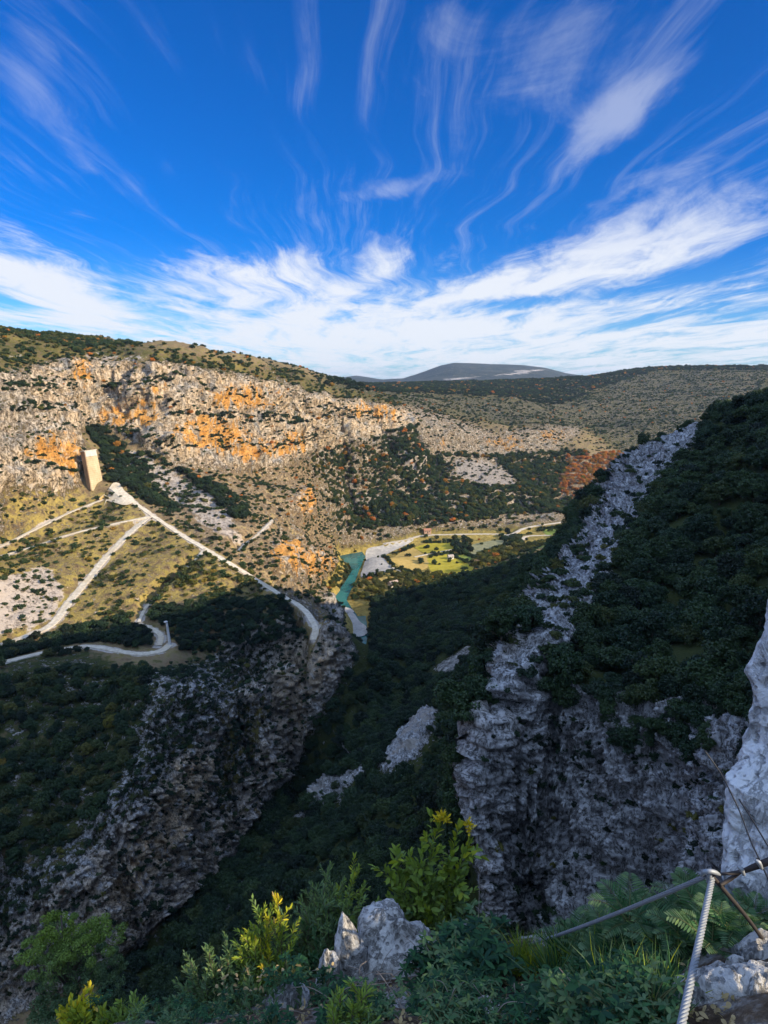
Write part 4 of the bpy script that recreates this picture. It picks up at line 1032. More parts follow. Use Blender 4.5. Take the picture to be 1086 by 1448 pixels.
REG = {}
def relabel(o, base, cat, group, x, y_): tag(o, base, cat, group); REG.setdefault(base, []).append((float(x), float(y_), o))
ORD = ('first', 'second', 'third', 'fourth', 'fifth', 'sixth', 'seventh', 'eighth', 'ninth', 'tenth', 'eleventh', 'twelfth')
def finish_labels():
    for base, L_ in REG.items():
        n = len(L_)
        if n == 1: continue
        L_.sort(key=lambda q: q[1]); nb = -(-n//12); rows = [L_[i*n//nb:(i+1)*n//nb] for i in range(nb)]
        names = {1: ('',), 2: ('upper row', 'lower row'), 3: ('upper row', 'middle row', 'lower row')}.get(nb) or tuple('%s row' % o_ for o_ in ORD)
        for rn, row in zip(names, rows):
            row.sort(key=lambda q: q[0]); m = len(row)
            for i, (_, _, o) in enumerate(row):
                w = '' if m == 1 else 'leftmost' if i == 0 else 'rightmost' if i == m-1 else ORD[i]+' from left'
                o['label'] = ', '.join(v for v in (base, rn, w) if v)
def tone_word(t):
    return 'blackish green' if t < .12 else 'dark green' if t < .26 else 'mid green' if t < .42 else 'olive green' if t < .6 else 'yellow green' if t < .76 else 'ochre' if t < .86 else 'orange' if t < .96 else 'grey brown'
PLACE = {'right slope': 'on the shaded wooded slope right of the gorge', 'left slope': 'on the left slope', 'valley floor': 'on the flat valley floor', 'fields': 'standing in the valley fields'}
def place_word(k):
    n = ZN[pz[k]]; x_, y_ = sx_[k], sy_[k]
    if n == 'right slope':
        if x_ > 1000 and y_ < 760: return 'near the right skyline'
        if y_ < 700: return 'below the skyline by the bluff'
        if x_ > 820 and y_ < 860: return 'on the slope above the bluff'
        if x_ > 940: return 'beside the grey rock wall'
        if x_ > 760 and y_ < 1010: return 'along the bluff top edge'
        if y_ < 860: return 'on the spur before the fields'
        if y_ < 960: return 'on the slope by the river'
        if y_ < 1060: return 'around the upper pale slab'
        if y_ < 1180: return 'below the pale gorge slabs'
        return 'in the gorge behind the bushes'
    return PLACE.get(n, 'on the '+n if not n.startswith(('ledge', 'gully', 'wood', 'grove', 'autumn', 'scrub', 'dark', 'shaded scrub')) else 'in the '+n)
def size_word(v, q): return 'small' if v < q[0] else 'medium' if v < q[1] else 'large'
def individuals(idx, name, protos, cat, group, with_trunk):
    q = np.quantile(ps[idx], [.33, .66]); made = {}; first = {}
    for k in idx:
        v = int(var[k]); sc = (ps[k], ps[k], ps[k]*tall[k])
        if with_trunk:
            r_ = empty(name, PT[k]); r_.rotation_euler = (0, 0, rot[k]); r_.scale = sc
            for nm, me in zip(('crown', 'trunk'), protos[v]):
                o = bpy.data.objects.new(nm, me); COL.objects.link(o); o.parent = r_; o['tone'] = float(pt[k])
                if nm == 'crown': first.setdefault(v, o)
        else:
            r_ = bpy.data.objects.new(name, protos[v]); COL.objects.link(r_); r_.location = PT[k]; r_.rotation_euler = (0, 0, rot[k]); r_.scale = sc; r_['tone'] = float(pt[k]); first.setdefault(v, r_)
        lb = '%s %s %s %s' % (size_word(ps[k], q), tone_word(pt[k]), cat, place_word(k))
        relabel(r_, lb, cat, group, sx_[k], sy_[k])
    return first
tr = np.where(pw)[0]; sh_ = np.where(~pw)[0]
ti = tr[np.argsort(-app[tr])[:300]]; si_ = sh_[np.argsort(-app[sh_])[:300]]
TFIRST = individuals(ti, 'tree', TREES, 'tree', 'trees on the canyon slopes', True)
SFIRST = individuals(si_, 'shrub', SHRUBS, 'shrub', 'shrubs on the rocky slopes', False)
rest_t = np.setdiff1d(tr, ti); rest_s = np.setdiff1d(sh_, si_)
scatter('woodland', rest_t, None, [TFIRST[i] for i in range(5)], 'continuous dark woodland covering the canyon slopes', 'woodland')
scatter('scrub', rest_s, None, [SFIRST[i] for i in range(5)], 'scattered low scrub dotting the cliffs and hillsides', 'scrub')
# ------------------------------------------------------------------ the knoll under the viewpoint
KP = [(543,1448,1.55),(300,1448,1.8),(100,1470,2.05),(800,1448,1.5),(1000,1448,1.32),(1100,1448,1.22),(450,1425,2.0),(600,1405,2.05),(750,1405,1.98),(900,1385,1.85),(1040,1355,1.72),
      (560,1365,2.5),(640,1350,2.7),(730,1352,2.6),(830,1335,2.35),(930,1318,2.15),(1030,1300,1.98),(250,1455,2.2),(340,1425,2.4),(430,1390,2.6)]
kp = [(*at(a, b, Y=c),) for a, b, c in KP]
kp += [(0,.3,198.42),(.6,.6,198.45),(-.6,.6,198.25),(0,-.8,198.5),(1.2,.4,198.7),(1.6,-1,198.8),(-1.2,0,198.0),(-1.5,-1.5,197.9),(0,-3,198.8),(3,-1,199.0),(3,-4,200.5),(-3,-4,196.5),(2.2,.45,199.6),(2.4,1.2,198.6),(3.4,.8,198.5),(3.2,2.4,199.2)]
kp += [(.2,3.3,196.4),(.9,2.9,196.6),(1.5,2.8,197.0),(-.6,3.0,196.5),(-1.3,2.6,196.6),(-1.7,1.5,197.1),(.3,4.2,194.2),(1.8,4.2,194.5),(-1.6,3.8,194.),(-2.6,2.0,195.),(-3.,0,195.5),(3.,4.,196.)]
for aa in np.linspace(-pi, pi, 25)[:-1]:
    for rr in (8., 13., 24.):
        x_, y_ = rr*sin(aa), rr*cos(aa)
        zt = float(base_z(24*sin(aa), 24*cos(aa)))
        z_ = zt+(24-rr)*(.9 if cos(aa) > -.2 else -.1)
        if radians(70) < aa < radians(160): z_ = min(z_, 198.2+.40*rr-1.8)  # unseen ground kept low here to let the sun through
        kp.append((x_, y_, z_-(.6 if rr == 24. else 0)))
kp = np.array(kp); KU, KV, KZ = np.arctan2(kp[:, 0], kp[:, 1]), np.log(np.hypot(kp[:, 0], kp[:, 1])), kp[:, 2]
KK = np.vstack([np.stack([KU+o, KV, KZ], 1) for o in (-2*pi, 0, 2*pi)]); KK = KK[np.abs(KK[:, 0]) < pi+1.2]
kx, ky = np.exp(KK[:, 1])*np.cos(KK[:, 0]), np.exp(KK[:, 1])*np.sin(KK[:, 0])
def kk(du, dv): return np.sqrt(du*du+dv*dv+.06**2)
n_ = len(KK); A = np.zeros((n_+1, n_+1)); A[:n_, :n_] = kk(KK[:, 0][:, None]-KK[:, 0][None], KK[:, 1][:, None]-KK[:, 1][None])-.002*np.eye(n_); A[:n_, n_] = 1; A[n_, :n_] = 1
ks = np.linalg.solve(A, np.concatenate([KK[:, 2], [0]]))
def knoll_z(x, yv, rough=True):
    x = np.asarray(x, float); yv = np.asarray(yv, float); sh = x.shape; x = x.ravel(); yv = yv.ravel()
    u = np.arctan2(x, yv); v = np.log(np.maximum(np.hypot(x, yv), .3))
    z = np.concatenate([kk(u[i:i+20000, None]-KK[:, 0][None], v[i:i+20000, None]-KK[:, 1][None]) @ ks[:n_] for i in range(0, len(u), 20000)])+ks[n_]
    if rough:
        z = z+fbm(x/.7, yv/.7, z/.7, 3, 91)*.09+fbm(x/.17, yv/.17, z/.17, 3, 95)*.035
    return z.reshape(sh)
ka = np.concatenate([np.linspace(-pi, radians(-50), 60)[:-1], np.linspace(radians(-50), radians(50), 420), np.linspace(radians(50), pi, 60)[1:]])
kr = np.exp(np.linspace(math.log(.35), math.log(24.5), 330)); R_, U_ = np.meshgrid(kr, ka)
kX, kY = R_*np.sin(U_), R_*np.cos(U_)
def knoll_material():
    g = NT('leaf_litter'); P = g.n('ShaderNodeNewGeometry').outputs['Position']
    n = g.noise(P, 9., 6., .7); n2 = g.noise(P, 45., 4., .7); n3 = g.noise(P, 2.2, 4.)
    c = g.mix(g.ss(.3, .7, n), (.045, .03, .02), (.15, .105, .07)); c = g.mix(g.ss(.55, .7, n2), c, (.30, .22, .15))
    rk, h = limestone(g, P, .5, .2, (.5, .5, .5)); f = g.ss(.52, .62, g.m('ADD', g.m('MULTIPLY', n3, .7), g.m('MULTIPLY', n, .35)))
    c = g.mix(f, c, rk); g.surface(c, .95, g.m('ADD', n2, n), .03, .8, .1); return g.id
kn = link(grid_mesh('ground', kX, kY, knoll_z(kX, kY)), 'ground', knoll_material()); tag(kn, 'stony ground with leaf litter at the viewpoint edge', 'ground', kind='structure')
def khit(px, py):
    d = ray(px, py); t = np.exp(np.linspace(math.log(.8), math.log(9), 900)); x_, y_, z_ = d[0]*t, d[1]*t, EYE+d[2]*t
    zz_ = knoll_z(x_, y_, True); k = np.argmax(zz_ > z_)
    if not (zz_ > z_).any(): return None
    return np.array((x_[k], y_[k], zz_[k]))

# ------------------------------------------------------------------ rocks
def near_rock_material(name, s=.16, base=(.56, .56, .56), warm=.08, bump=.03, k=.8):
    g = NT(name); P = g.n('ShaderNodeNewGeometry').outputs['Position']
    c, h = limestone(g, P, s, warm, base, k)
    pit = g.n('ShaderNodeTexVoronoi', {'feature': 'F1'}, Vector=P, Scale=6./s).outputs[0]
    pits = g.ss(.12, .34, g.m('ADD', pit, g.m('MULTIPLY', g.m('SUBTRACT', g.noise(P, 1.3/s, 4.), .5), 1.2)))
    c = g.mix(g.m('MULTIPLY', g.m('SUBTRACT', 1., pits), .6), c, (.09, .09, .09))
    lich = g.ss(.6, .72, g.noise(P, 2.6/s, 5., .7)); c = g.mix(g.m('MULTIPLY', lich, .5), c, (.66, .66, .64))
    g.surface(c, .9, g.m('ADD', h, g.m('MULTIPLY', pits, .3)), bump, .9, .2); return g.id
M_ROCK = near_rock_material('grey_limestone'); M_WALL = near_rock_material('pitted_limestone', .20, (.66, .67, .69), 0., .03, .38)
import bmesh
def rock_mesh(name, lumps, seed, sub=5, rough=.12):
    """one stone of fused lumps: (centre, radii, rotation) each carved by flat cuts and weathered"""
    rg = np.random.default_rng(seed); V = []; F = []
    for (c, rad, rz) in lumps:
        bm = bmesh.new(); bmesh.ops.create_icosphere(bm, subdivisions=sub, radius=1.); bm.verts.ensure_lookup_table()
        p = np.array([v.co[:] for v in bm.verts]); f = [tuple(v.index for v in q.verts) for q in bm.faces]; bm.free()
        for _ in range(9):
            nv = rg.normal(size=3); nv /= np.linalg.norm(nv); d = .62+.25*rg.random(); h = p@nv; p = p-np.where(h > d, h-d, 0)[:, None]*nv*.85
        q = p*np.array(rad); cz, sz_ = cos(rz), sin(rz); q = np.stack([q[:, 0]*cz-q[:, 1]*sz_, q[:, 0]*sz_+q[:, 1]*cz, q[:, 2]], 1)
        m = float(np.mean(rad)); w = q+np.array(c)+seed*3.1
        dn = fbm(w[:, 0]/m*1.4, w[:, 1]/m*1.4, w[:, 2]/m*.8, 5, seed % 7, ridged=True)*rough*1.3+fbm(w[:, 0]/m*4, w[:, 1]/m*4, w[:, 2]/m*2., 4, 5, ridged=True)*rough*.55+fbm(w[:, 0]/m*11, w[:, 1]/m*11, w[:, 2]/m*6., 3, 9)*rough*.3
        q = q*(1+dn)[:, None]+np.array(c); b = len(V); V += list(q); F += [tuple(i+b for i in t) for t in f]
    me = mesh_from(name, V, F); me.polygons.foreach_set('use_smooth', [True]*len(F)); return me
def pxrock(name, label, lumps_px, seed, rough=.12, mat=None, sub=5):
    """lumps given as (px, py, Y, half width px, half height px, depth factor, rz)"""
    L_ = []; c0 = np.array(at(*lumps_px[0][:2], Y=lumps_px[0][2]))
    for a, b, Y_, hw, hh, dp, rz in lumps_px:
        p = np.array(at(a, b, Y=Y_)); d = p[1]*cp-(p[2]-EYE)*sp; s = d/F0; L_.append((p-c0, (hw*s, hw*s*dp, hh*s/.8), rz))
    o = link(rock_mesh(name, L_, seed, sub, rough), name, mat or M_ROCK, loc=c0); tag(o, label, 'rock', 'limestone rocks around the viewpoint'); return o
pxrock('rock', 'largest grey limestone rock with a vertical rib, below the flowering plant', [(548,1364,2.35,60,52,1.,.2),(497,1374,2.25,22,70,1.1,.1),(535,1322,2.42,36,36,1.,.5),(592,1384,2.3,50,44,1.,.9),(468,1398,2.2,21,46,1.,.4),(568,1336,2.45,30,30,1.,1.3)], 11, .16)
pxrock('rock', 'low pale rock left of the largest limestone rock, under the grey green bush', [(408,1432,2.0,30,34,1.,.3),(385,1438,2.05,14,28,1.,0)], 12, .14)
pxrock('rock', 'small upright pointed stone right of the flowering plant', [(662,1340,2.5,17,36,.9,.4),(668,1358,2.48,22,22,1.,.4)], 13, .14)
pxrock('rock', 'flat pale rock slab under the lower end of the long cable', [(762,1370,2.35,50,22,.9,-.3),(735,1360,2.45,26,20,1.,.2),(795,1385,2.25,22,24,1.,0.)], 14, .12)
pxrock('rock', 'broad pale rock in the bottom right corner beside the thick cable', [(1030,1425,1.42,62,48,1.,.2),(985,1430,1.45,34,38,1.,.6),(1085,1410,1.4,45,45,1.,.1)], 15, .15)
pxrock('rock', 'pale rock at the right edge above the corner rock', [(1072,1352,1.65,32,24,1.,.3)], 16, .13)
pxrock('rock', 'small white stone between the two right corner rocks', [(1044,1372,1.62,15,16,1.,.8)], 17, .13, sub=4)
pxrock('rock', 'small stone half buried at the bottom edge left of centre', [(690,1440,1.75,28,14,1.,.8),(660,1446,1.7,16,10,1.,.1)], 18, .13, sub=4)
pxrock('rock', 'reddish brown stone below the flat slab', [(742,1418,2.0,17,20,1.,.8)], 19, .12, near_rock_material('rusty_stone', .12, (.26, .17, .13), .5), sub=4)
pxrock('rock', 'tiny white stone beside the small upright stone', [(702,1345,2.55,8,12,1.,.8)], 20, .13, sub=4)
def wall_rock():
    edge = [(1130,700,2.45),(1108,790,2.35),(1088,868,2.3),(1072,930,2.26),(1064,1000,2.22),(1058,1048,2.2),(1042,1075,2.16),(1024,1102,2.12),(1021,1150,2.1),(1030,1215,2.06),(1036,1280,2.02),(1030,1340,2.0),(1010,1420,1.95)]
    E = np.array([at(*e[:2], Y=e[2]) for e in edge]); n = 330; t = np.linspace(0, len(E)-1, n); E = np.stack([np.interp(t, np.arange(len(E)), E[:, k]) for k in range(3)], 1)
    ring = np.array([(0,0),(.10,-.16),(.34,-.42),(.75,-.78),(1.3,-1.),(2.1,-.9),(2.8,.0),(2.6,1.0),(1.5,1.1),(.62,.62),(.12,.15)])
    P = np.vstack([ring[-2:], ring, ring[:3]]); rg_ = []; m = 28
    for i in range(2, 2+len(ring)):
        p0, p1, p2, p3 = P[i-1], P[i], P[(i+1)], P[(i+2) if i+2 < len(P) else i+1]
        for k_ in range(m):
            q = k_/m; rg_.append(.5*((2*p1)+(-p0+p2)*q+(2*p0-5*p1+4*p2-p3)*q*q+(-p0+3*p1-3*p2+p3)*q**3))
    rg_ = np.array(rg_); V = np.stack([np.stack([E[i, 0]+rg_[:, 0], E[i, 1]+rg_[:, 1], np.full(len(rg_), E[i, 2])], 1) for i in range(n)])
    nr = V-np.array((1.9, 2.2, 0)); nr[..., 2] = 0; nr /= np.linalg.norm(nr, axis=-1)[..., None]
    x_, y_, z_ = V[..., 0], V[..., 1], V[..., 2]
    d = fbm(x_/.5, y_/.5, z_/.6, 4, 7, ridged=True)*.06+fbm(x_/.1, y_/.1, z_/.13, 4, 17)*.034-.03*sstep(.15, .5, fbm(x_/.045, y_/.045, z_/.06, 2, 37))-.025*sstep(.82, .97, fbm(x_/.3, y_/.3, z_/.8, 3, 47, ridged=True))+fbm(x_/.035, y_/.035, z_/.04, 3, 27, ridged=True)*.006
    V = V+nr*(d-.03)[..., None]; M_ = len(rg_); F = []
    for i in range(n-1):
        for k_ in range(M_): F.append((i*M_+k_, (i+1)*M_+k_, (i+1)*M_+(k_+1) % M_, i*M_+(k_+1) % M_))
    F.append(tuple(range(M_)))
    me = mesh_from('rock_wall', V.reshape(-1, 3), F); bm = bmesh.new(); bm.from_mesh(me); bmesh.ops.recalc_face_normals(bm, faces=bm.faces); bm.to_mesh(me); bm.free(); me.polygons.foreach_set('use_smooth', [True]*len(me.polygons))
    tag(link(me, 'rock_wall', M_WALL), 'tall pale pitted rock wall at the right edge behind the cables', 'rock')
wall_rock()

# ------------------------------------------------------------------ cables and irons
def steel(name, c, rough, metal=.9, sc=60.):
    g = NT(name); P = g.n('ShaderNodeTexCoord').outputs['Object']; n = g.noise(P, sc, 5., .7)
    g.surface(g.mix(n, tuple(v*.5 for v in c), c), rough, n, .001, .4, .5, Metallic=metal); return g.id
M_STEEL = steel('galvanised_strand', (.34, .37, .41), .62, .35); M_IRON = steel('rusty_iron', (.05, .04, .038), .75, .2); M_CLAMP = steel('zinc_clamp', (.38, .41, .45), .6, .4); M_WIRE = steel('black_wire', (.025, .025, .028), .6, .0)
def rope(name, P, rad, label, strands=6, pitch=.085, mat=None, n=None):
    P = np.array(P); L_ = np.concatenate([[0], np.cumsum(np.linalg.norm(np.diff(P, axis=0), axis=1))]); n = n or int(L_[-1]/.0045); t = np.linspace(0, L_[-1], n)
    C = np.stack([np.interp(t, L_, P[:, k]) for k in range(3)], 1); T = np.gradient(C, axis=0); T /= np.linalg.norm(T, axis=1)[:, None]
    up = np.array((0, 0, 1.)); U1 = np.cross(T, up); U1 /= np.linalg.norm(U1, axis=1)[:, None]; U2 = np.cross(T, U1); V = []; F = []; seg = 8
    rs = rad*.40; ro = rad-rs
    for k in range(strands):
        a_ = 2*pi*k/strands+2*pi*t/pitch; N1 = U1*np.cos(a_)[:, None]+U2*np.sin(a_)[:, None]; cc = C+N1*ro; N2 = np.cross(T, N1); b = len(V)
        for i in range(n):
            for s in range(seg): V.append(cc[i]+rs*(N1[i]*cos(2*pi*s/seg)+N2[i]*sin(2*pi*s/seg)))
        for i in range(n-1):
            for s in range(seg): F.append((b+i*seg+s, b+i*seg+(s+1) % seg, b+(i+1)*seg+(s+1) % seg, b+(i+1)*seg+s))
    me = mesh_from(name, V, F); me.polygons.foreach_set('use_smooth', [True]*len(F)); o = link(me, name, mat or M_STEEL); tag(o, label, 'cable'); return o
def sag(p, q, s, n=24):
    p, q = np.array(p), np.array(q); return [p+(q-p)*i/n-np.array((0, 0, s*4*(i/n)*(1-i/n))) for i in range(n+1)]
AN = np.array(at(1003, 1239, Y=1.5))
rope('steel_cable', sag(AN+np.array((-.008, .004, -.004)), at(728, 1342, Y=2.40), .012), .0060, 'long twisted steel cable running down left from the iron anchor to the flat slab')
rope('steel_cable', sag(AN+np.array((.004, -.006, -.004)), at(958, 1475, Y=.93), .006), .0076, 'thick twisted steel cable dropping from the anchor to the bottom edge')
def pipe(name, pts_px, radii, mat, parent, org, n=8, seg=10):
    P = smooth_line([np.array(at(a, b, Y=c))-org for a, b, c in pts_px], n); R_ = np.interp(np.linspace(0, len(radii)-1, len(P)), np.arange(len(radii)), radii)
    return link(tubes(name, [[(*p, r_) for p, r_ in zip(P, R_)]], seg), name, mat, parent)
ra = empty('iron_anchor', AN); tag(ra, 'dark iron bar anchor set in the rock wall, holding both steel cables', 'anchor')
pipe('bar', [(1000,1235,1.5),(1020,1236,1.5),(1046,1233,1.5),(1066,1226,1.48),(1090,1217,1.46),(1130,1204,1.46)], [.004, .0035, .005, .0075, .009, .009], M_IRON, ra, AN)
pipe('hook', [(992,1238,1.49),(996,1233,1.485),(1004,1232,1.48),(1012,1234,1.485),(1018,1237,1.495)], [.003, .006, .0055, .006, .003], M_CLAMP, ra, AN)
pipe('hook_stem', [(1004,1233,1.49),(1003,1240,1.49),(1001,1248,1.495)], [.005, .006, .004], M_CLAMP, ra, AN)
pipe('brace', [(1018,1252,1.5),(1028,1246,1.51),(1040,1238,1.51),(1048,1232,1.5)], [.004, .005, .005, .004], M_IRON, ra, AN)
pipe('stay', [(1008,1240,1.5),(1030,1266,1.54),(1055,1296,1.6),(1086,1338,1.68)], [.005, .0055, .0055, .005], M_IRON, ra, AN)
for q in ((1048,1230,1.49),(1073,1221,1.468)):
    pipe('clamp', [(q[0]-5,q[1]-5,q[2]-.012),(q[0],q[1]-1,q[2]-.014),(q[0]+4,q[1]+7,q[2]-.01)], [.003, .006, .004], M_CLAMP, ra, AN)
for pts_, lb in (([(996,1061,2.02),(1018,1092,1.98),(1034,1122,1.9),(1047,1150,1.85),(1061,1188,1.75),(1074,1216,1.6),(1092,1256,1.5)], 'longer thin black wire hanging across the pale rock wall'), ([(1045,1130,1.9),(1064,1160,1.8),(1088,1200,1.7),(1110,1240,1.6)], 'shorter thin black wire at the right edge of the rock wall')):
    o = pipe('black_wire', pts_, [.0022]*4, M_WIRE, None, np.zeros(3)); tag(o, lb, 'wire')

# ------------------------------------------------------------------ foreground plants
def leaf_material():
    g = NT('leaf'); t = g.attr('tone'); r_ = g.n('ShaderNodeValToRGB'); cr = r_.color_ramp; sh_ = g.m('ADD', .75, g.m('MULTIPLY', g.n('ShaderNodeNewGeometry').outputs['Random Per Island'], .5))
    ST = [(0., (.014, .050, .028)), (.2, (.035, .105, .036)), (.35, (.11, .17, .085)), (.5, (.17, .25, .06)), (.65, (.17, .24, .03)), (.8, (.34, .34, .02)), (.92, (.62, .45, .02)), (1., (.34, .26, .17))]
    while len(cr.elements) < len(ST): cr.elements.new(.5)
    for e, (p_, c_) in zip(cr.elements, ST): e.position = p_; e.color = (*c_, 1)
    g.set(r_.inputs[0], t); c = g.mix(1., r_.outputs[0], g.n('ShaderNodeCombineColor', {}, _0=sh_, _1=sh_, _2=sh_).outputs[0], 'MULTIPLY')
    d = g.n('ShaderNodeBsdfPrincipled'); g.set(d.inputs['Base Color'], c); d.inputs['Roughness'].default_value = .6; d.inputs['Specular IOR Level'].default_value = .18
    tr = g.n('ShaderNodeBsdfTranslucent', {}, Color=g.mix(1., c, (1.3, 1.4, .6), 'MULTIPLY')); mx = g.n('ShaderNodeMixShader', {}, _0=.3); g.t.links.new(d.outputs[0], mx.inputs[1]); g.t.links.new(tr.outputs[0], mx.inputs[2])
    o = g.n('ShaderNodeOutputMaterial'); g.t.links.new(mx.outputs[0], o.inputs[0]); return g.id
M_LEAF = leaf_material()
def leaves_mesh(name, base, dirv, nrm, ln, wd, tone, curl=.25, cols=((0, .0), (.3, .8), (.6, 1.), (.85, .6), (1., .05))):
    """many blades: each a folded strip along dirv"""
    base, dirv, nrm = (np.array(v, float) for v in (base, dirv, nrm)); n = len(base); ln = np.broadcast_to(ln, n)[:, None]; wd = np.broadcast_to(wd, n)[:, None]; tone = np.broadcast_to(tone, n)
    dirv /= np.linalg.norm(dirv, axis=1)[:, None]+1e-9; side = np.cross(dirv, nrm); side /= np.linalg.norm(side, axis=1)[:, None]+1e-9; up = np.cross(side, dirv)
    V = []; k = len(cols)
    for t, w in cols:
        c = base+dirv*ln*t-up*ln*curl*t*t; V += [c-side*wd*w*.5+up*wd*w*.14, c, c+side*wd*w*.5+up*wd*w*.14]
    V = np.stack(V, 1).reshape(-1, 3); idx = np.arange(n)[:, None]*3*k; F = []
    for i in range(k-1):
        for j in (0, 1): a_ = 3*i+j; F.append(np.stack([idx[:, 0]+a_, idx[:, 0]+a_+1, idx[:, 0]+a_+4, idx[:, 0]+a_+3], 1))
    F = np.stack(F, 1).reshape(-1, 4); me = bpy.data.meshes.new(name); me.vertices.add(len(V)); me.vertices.foreach_set('co', V.astype(np.float32).ravel()); me.loops.add(F.size); me.loops.foreach_set('vertex_index', F.astype(np.int32).ravel()); me.polygons.add(len(F)); me.polygons.foreach_set('loop_start', np.arange(0, F.size, 4, dtype=np.int32)); me.update(calc_edges=True)
    me.polygons.foreach_set('use_smooth', np.ones(len(F), bool)); a_ = me.attributes.new('tone', 'FLOAT', 'POINT'); a_.data.foreach_set('value', np.repeat(tone, 3*k).astype(np.float32)); return me
def stem_mat(name, c):
    g = NT(name); P = g.n('ShaderNodeTexCoord').outputs['Object']; n = g.noise(P, 40., 4.); g.surface(g.mix(n, tuple(v*.5 for v in c), c), .8, n, .002, .4, .2); return g.id
M_STEM = stem_mat('green_stem', (.14, .15, .06)); M_TWIG = stem_mat('dry_twig', (.30, .25, .21)); M_WOODY = stem_mat('woody_stem', (.13, .10, .075))
def arc(p, q, rg, bow=.15, n=9):
    p, q = np.array(p), np.array(q); L_ = np.linalg.norm(q-p); m = (p+q)/2+rg.normal(size=3)*L_*bow*.5+np.array((0, 0, -.0))+np.array(((q-p)[0]*-.18, (q-p)[1]*-.18, L_*.10))
    t = np.linspace(0, 1, n)[:, None]; return p*(1-t)**2+2*m*t*(1-t)+q*t*t
def bush(name, label, root_px, tips_px, seed, leaf=(.024, .0062), step=.0065, tone=.35, tiptone=None, twigs=5, stem_r=.0035, cat='bush', stemmat=None, spread=.09, parent_group=None, droop=.2, side=.55, dense=True):
    """stems that rise from the root to the given tips, each with side shoots and narrow leaves"""
    rg = np.random.default_rng(seed); tips_px = list(tips_px)+[(t[0]+rg.normal()*13, t[1]+12+rg.random()*(50 if dense else 18), t[2]-.03*rg.random())+((t[3]*.55+tone*.45,) if len(t) > 3 else ()) for t in tips_px for _ in range(2 if dense else 0)]
    o = np.array(root_px if len(root_px) == 3 and abs(root_px[2]) > 100 else at(root_px[0], root_px[1], Y=root_px[2]))
    ch = []; B = []; Dv = []; Nv = []; T_ = []
    for tp in tips_px:
        q = np.array(at(tp[0], tp[1], Y=tp[2])); tt_ = tp[3] if len(tp) > 3 else (tiptone if tiptone is not None else tone)
        r0 = o+rg.normal(size=3)*np.array((.05, .05, .01)); main = arc(r0, q, rg); lines_ = [(main, stem_r, 1.)]
        Lm = np.linalg.norm(q-r0)
        for k in range(int(twigs)):
            f = .30+.62*rg.random(); i = int(f*8); p = main[i]; d = (main[-1]-main[0])/Lm+rg.normal(size=3)*side; d[2] = abs(d[2])*.9+.1; d /= np.linalg.norm(d); ll = Lm*(.10+.24*rg.random())*(1.25-f*.6)
            lines_.append((arc(p, p+d*ll, rg, .2, 6), stem_r*.5, f))
        for ln_, r_, f in lines_:
            nn = len(ln_); ch.append([(*(p-o), max(r_*(1-.75*i/(nn-1)), .0007)) for i, p in enumerate(ln_)])
            seg = np.linalg.norm(np.diff(ln_, axis=0), axis=1).sum(); cnt_ = max(3, int(seg/step))
            for s in np.linspace(.12 if f < 1 else .22, 1., cnt_):
                x_ = s*(nn-1); i = min(int(x_), nn-2); p = ln_[i]+(ln_[i+1]-ln_[i])*(x_-i); t_ = ln_[i+1]-ln_[i]; t_ = t_/(np.linalg.norm(t_)+1e-9)
                for _ in (0, 1):
                    d = rg.normal(size=3); d -= t_*(d@t_); d /= np.linalg.norm(d)+1e-9; d = d*(.95-.45*s)+t_*(.35+.7*s); B.append(p-o); Dv.append(d); nv = rg.normal(size=3)*.5; nv[2] += 1; Nv.append(nv)
                    hgt = np.clip((p[2]-o[2])/(q[2]-o[2]+1e-6), 0, 1); T_.append(tone+(tt_-tone)*hgt**2.2+rg.normal()*.055)
    n = len(B); sz = (.65+.6*rg.random(n)); me = leaves_mesh('leaves', B, Dv, Nv, leaf[0]*sz, leaf[1]*sz, np.clip(T_, 0, 1), droop)
    r_ = empty(name, o); tag(r_, label, cat, parent_group); link(me, 'leaves', M_LEAF, r_); link(tubes('stems', ch, 5), 'stems', stemmat or M_WOODY, r_); return r_
G_ = 'bushes at the viewpoint edge'
bush('bush', 'grey green narrow leaved bush leaning out at the far left of the foreground clump', (330,1500,2.25), [(250,1392,2.3,.4),(262,1372,2.35,.42),(290,1345,2.35,.4),(285,1400,2.25,.36),(318,1325,2.4,.4),(300,1380,2.3,.36),(325,1400,2.25,.35),(270,1430,2.2,.35),(350,1370,2.3,.4),(330,1350,2.4,.38),(240,1425,2.2,.34),(300,1430,2.1,.3)], 21, tone=.33, twigs=11, parent_group=G_)
bush('bush', 'bush with tips coloured sunlit yellow between the grey green bush and the tall dark bush', (395,1480,2.3), [(388,1268,2.5,.9),(378,1300,2.45,.92),(362,1330,2.4,.9),(350,1318,2.4,.72),(365,1290,2.5,.5),(392,1330,2.4,.6),(340,1345,2.35,.7),(372,1360,2.3,.6),(405,1375,2.3,.3),(345,1385,2.2,.45),(420,1400,2.2,.25)], 22, tone=.36, twigs=11, parent_group=G_)  # yellow tips put sunlight into the leaf colour
bush('bush', 'tall dark olive bush with upright tips left of the largest rock', (455,1470,2.45), [(468,1222,2.75,.4),(440,1250,2.7,.38),(425,1270,2.65,.38),(455,1262,2.65,.35),(485,1248,2.75,.42),(508,1226,2.8,.66),(515,1250,2.75,.55),(495,1262,2.7,.45),(430,1305,2.55,.3),(410,1300,2.55,.36),(445,1315,2.5,.25),(470,1300,2.6,.3),(415,1340,2.45,.25),(440,1355,2.4,.2),(400,1350,2.4,.25),(480,1275,2.7,.3)], 23, tone=.4, twigs=11, parent_group=G_)  # leaf tone lightened in place of sun that the rock wall blocks
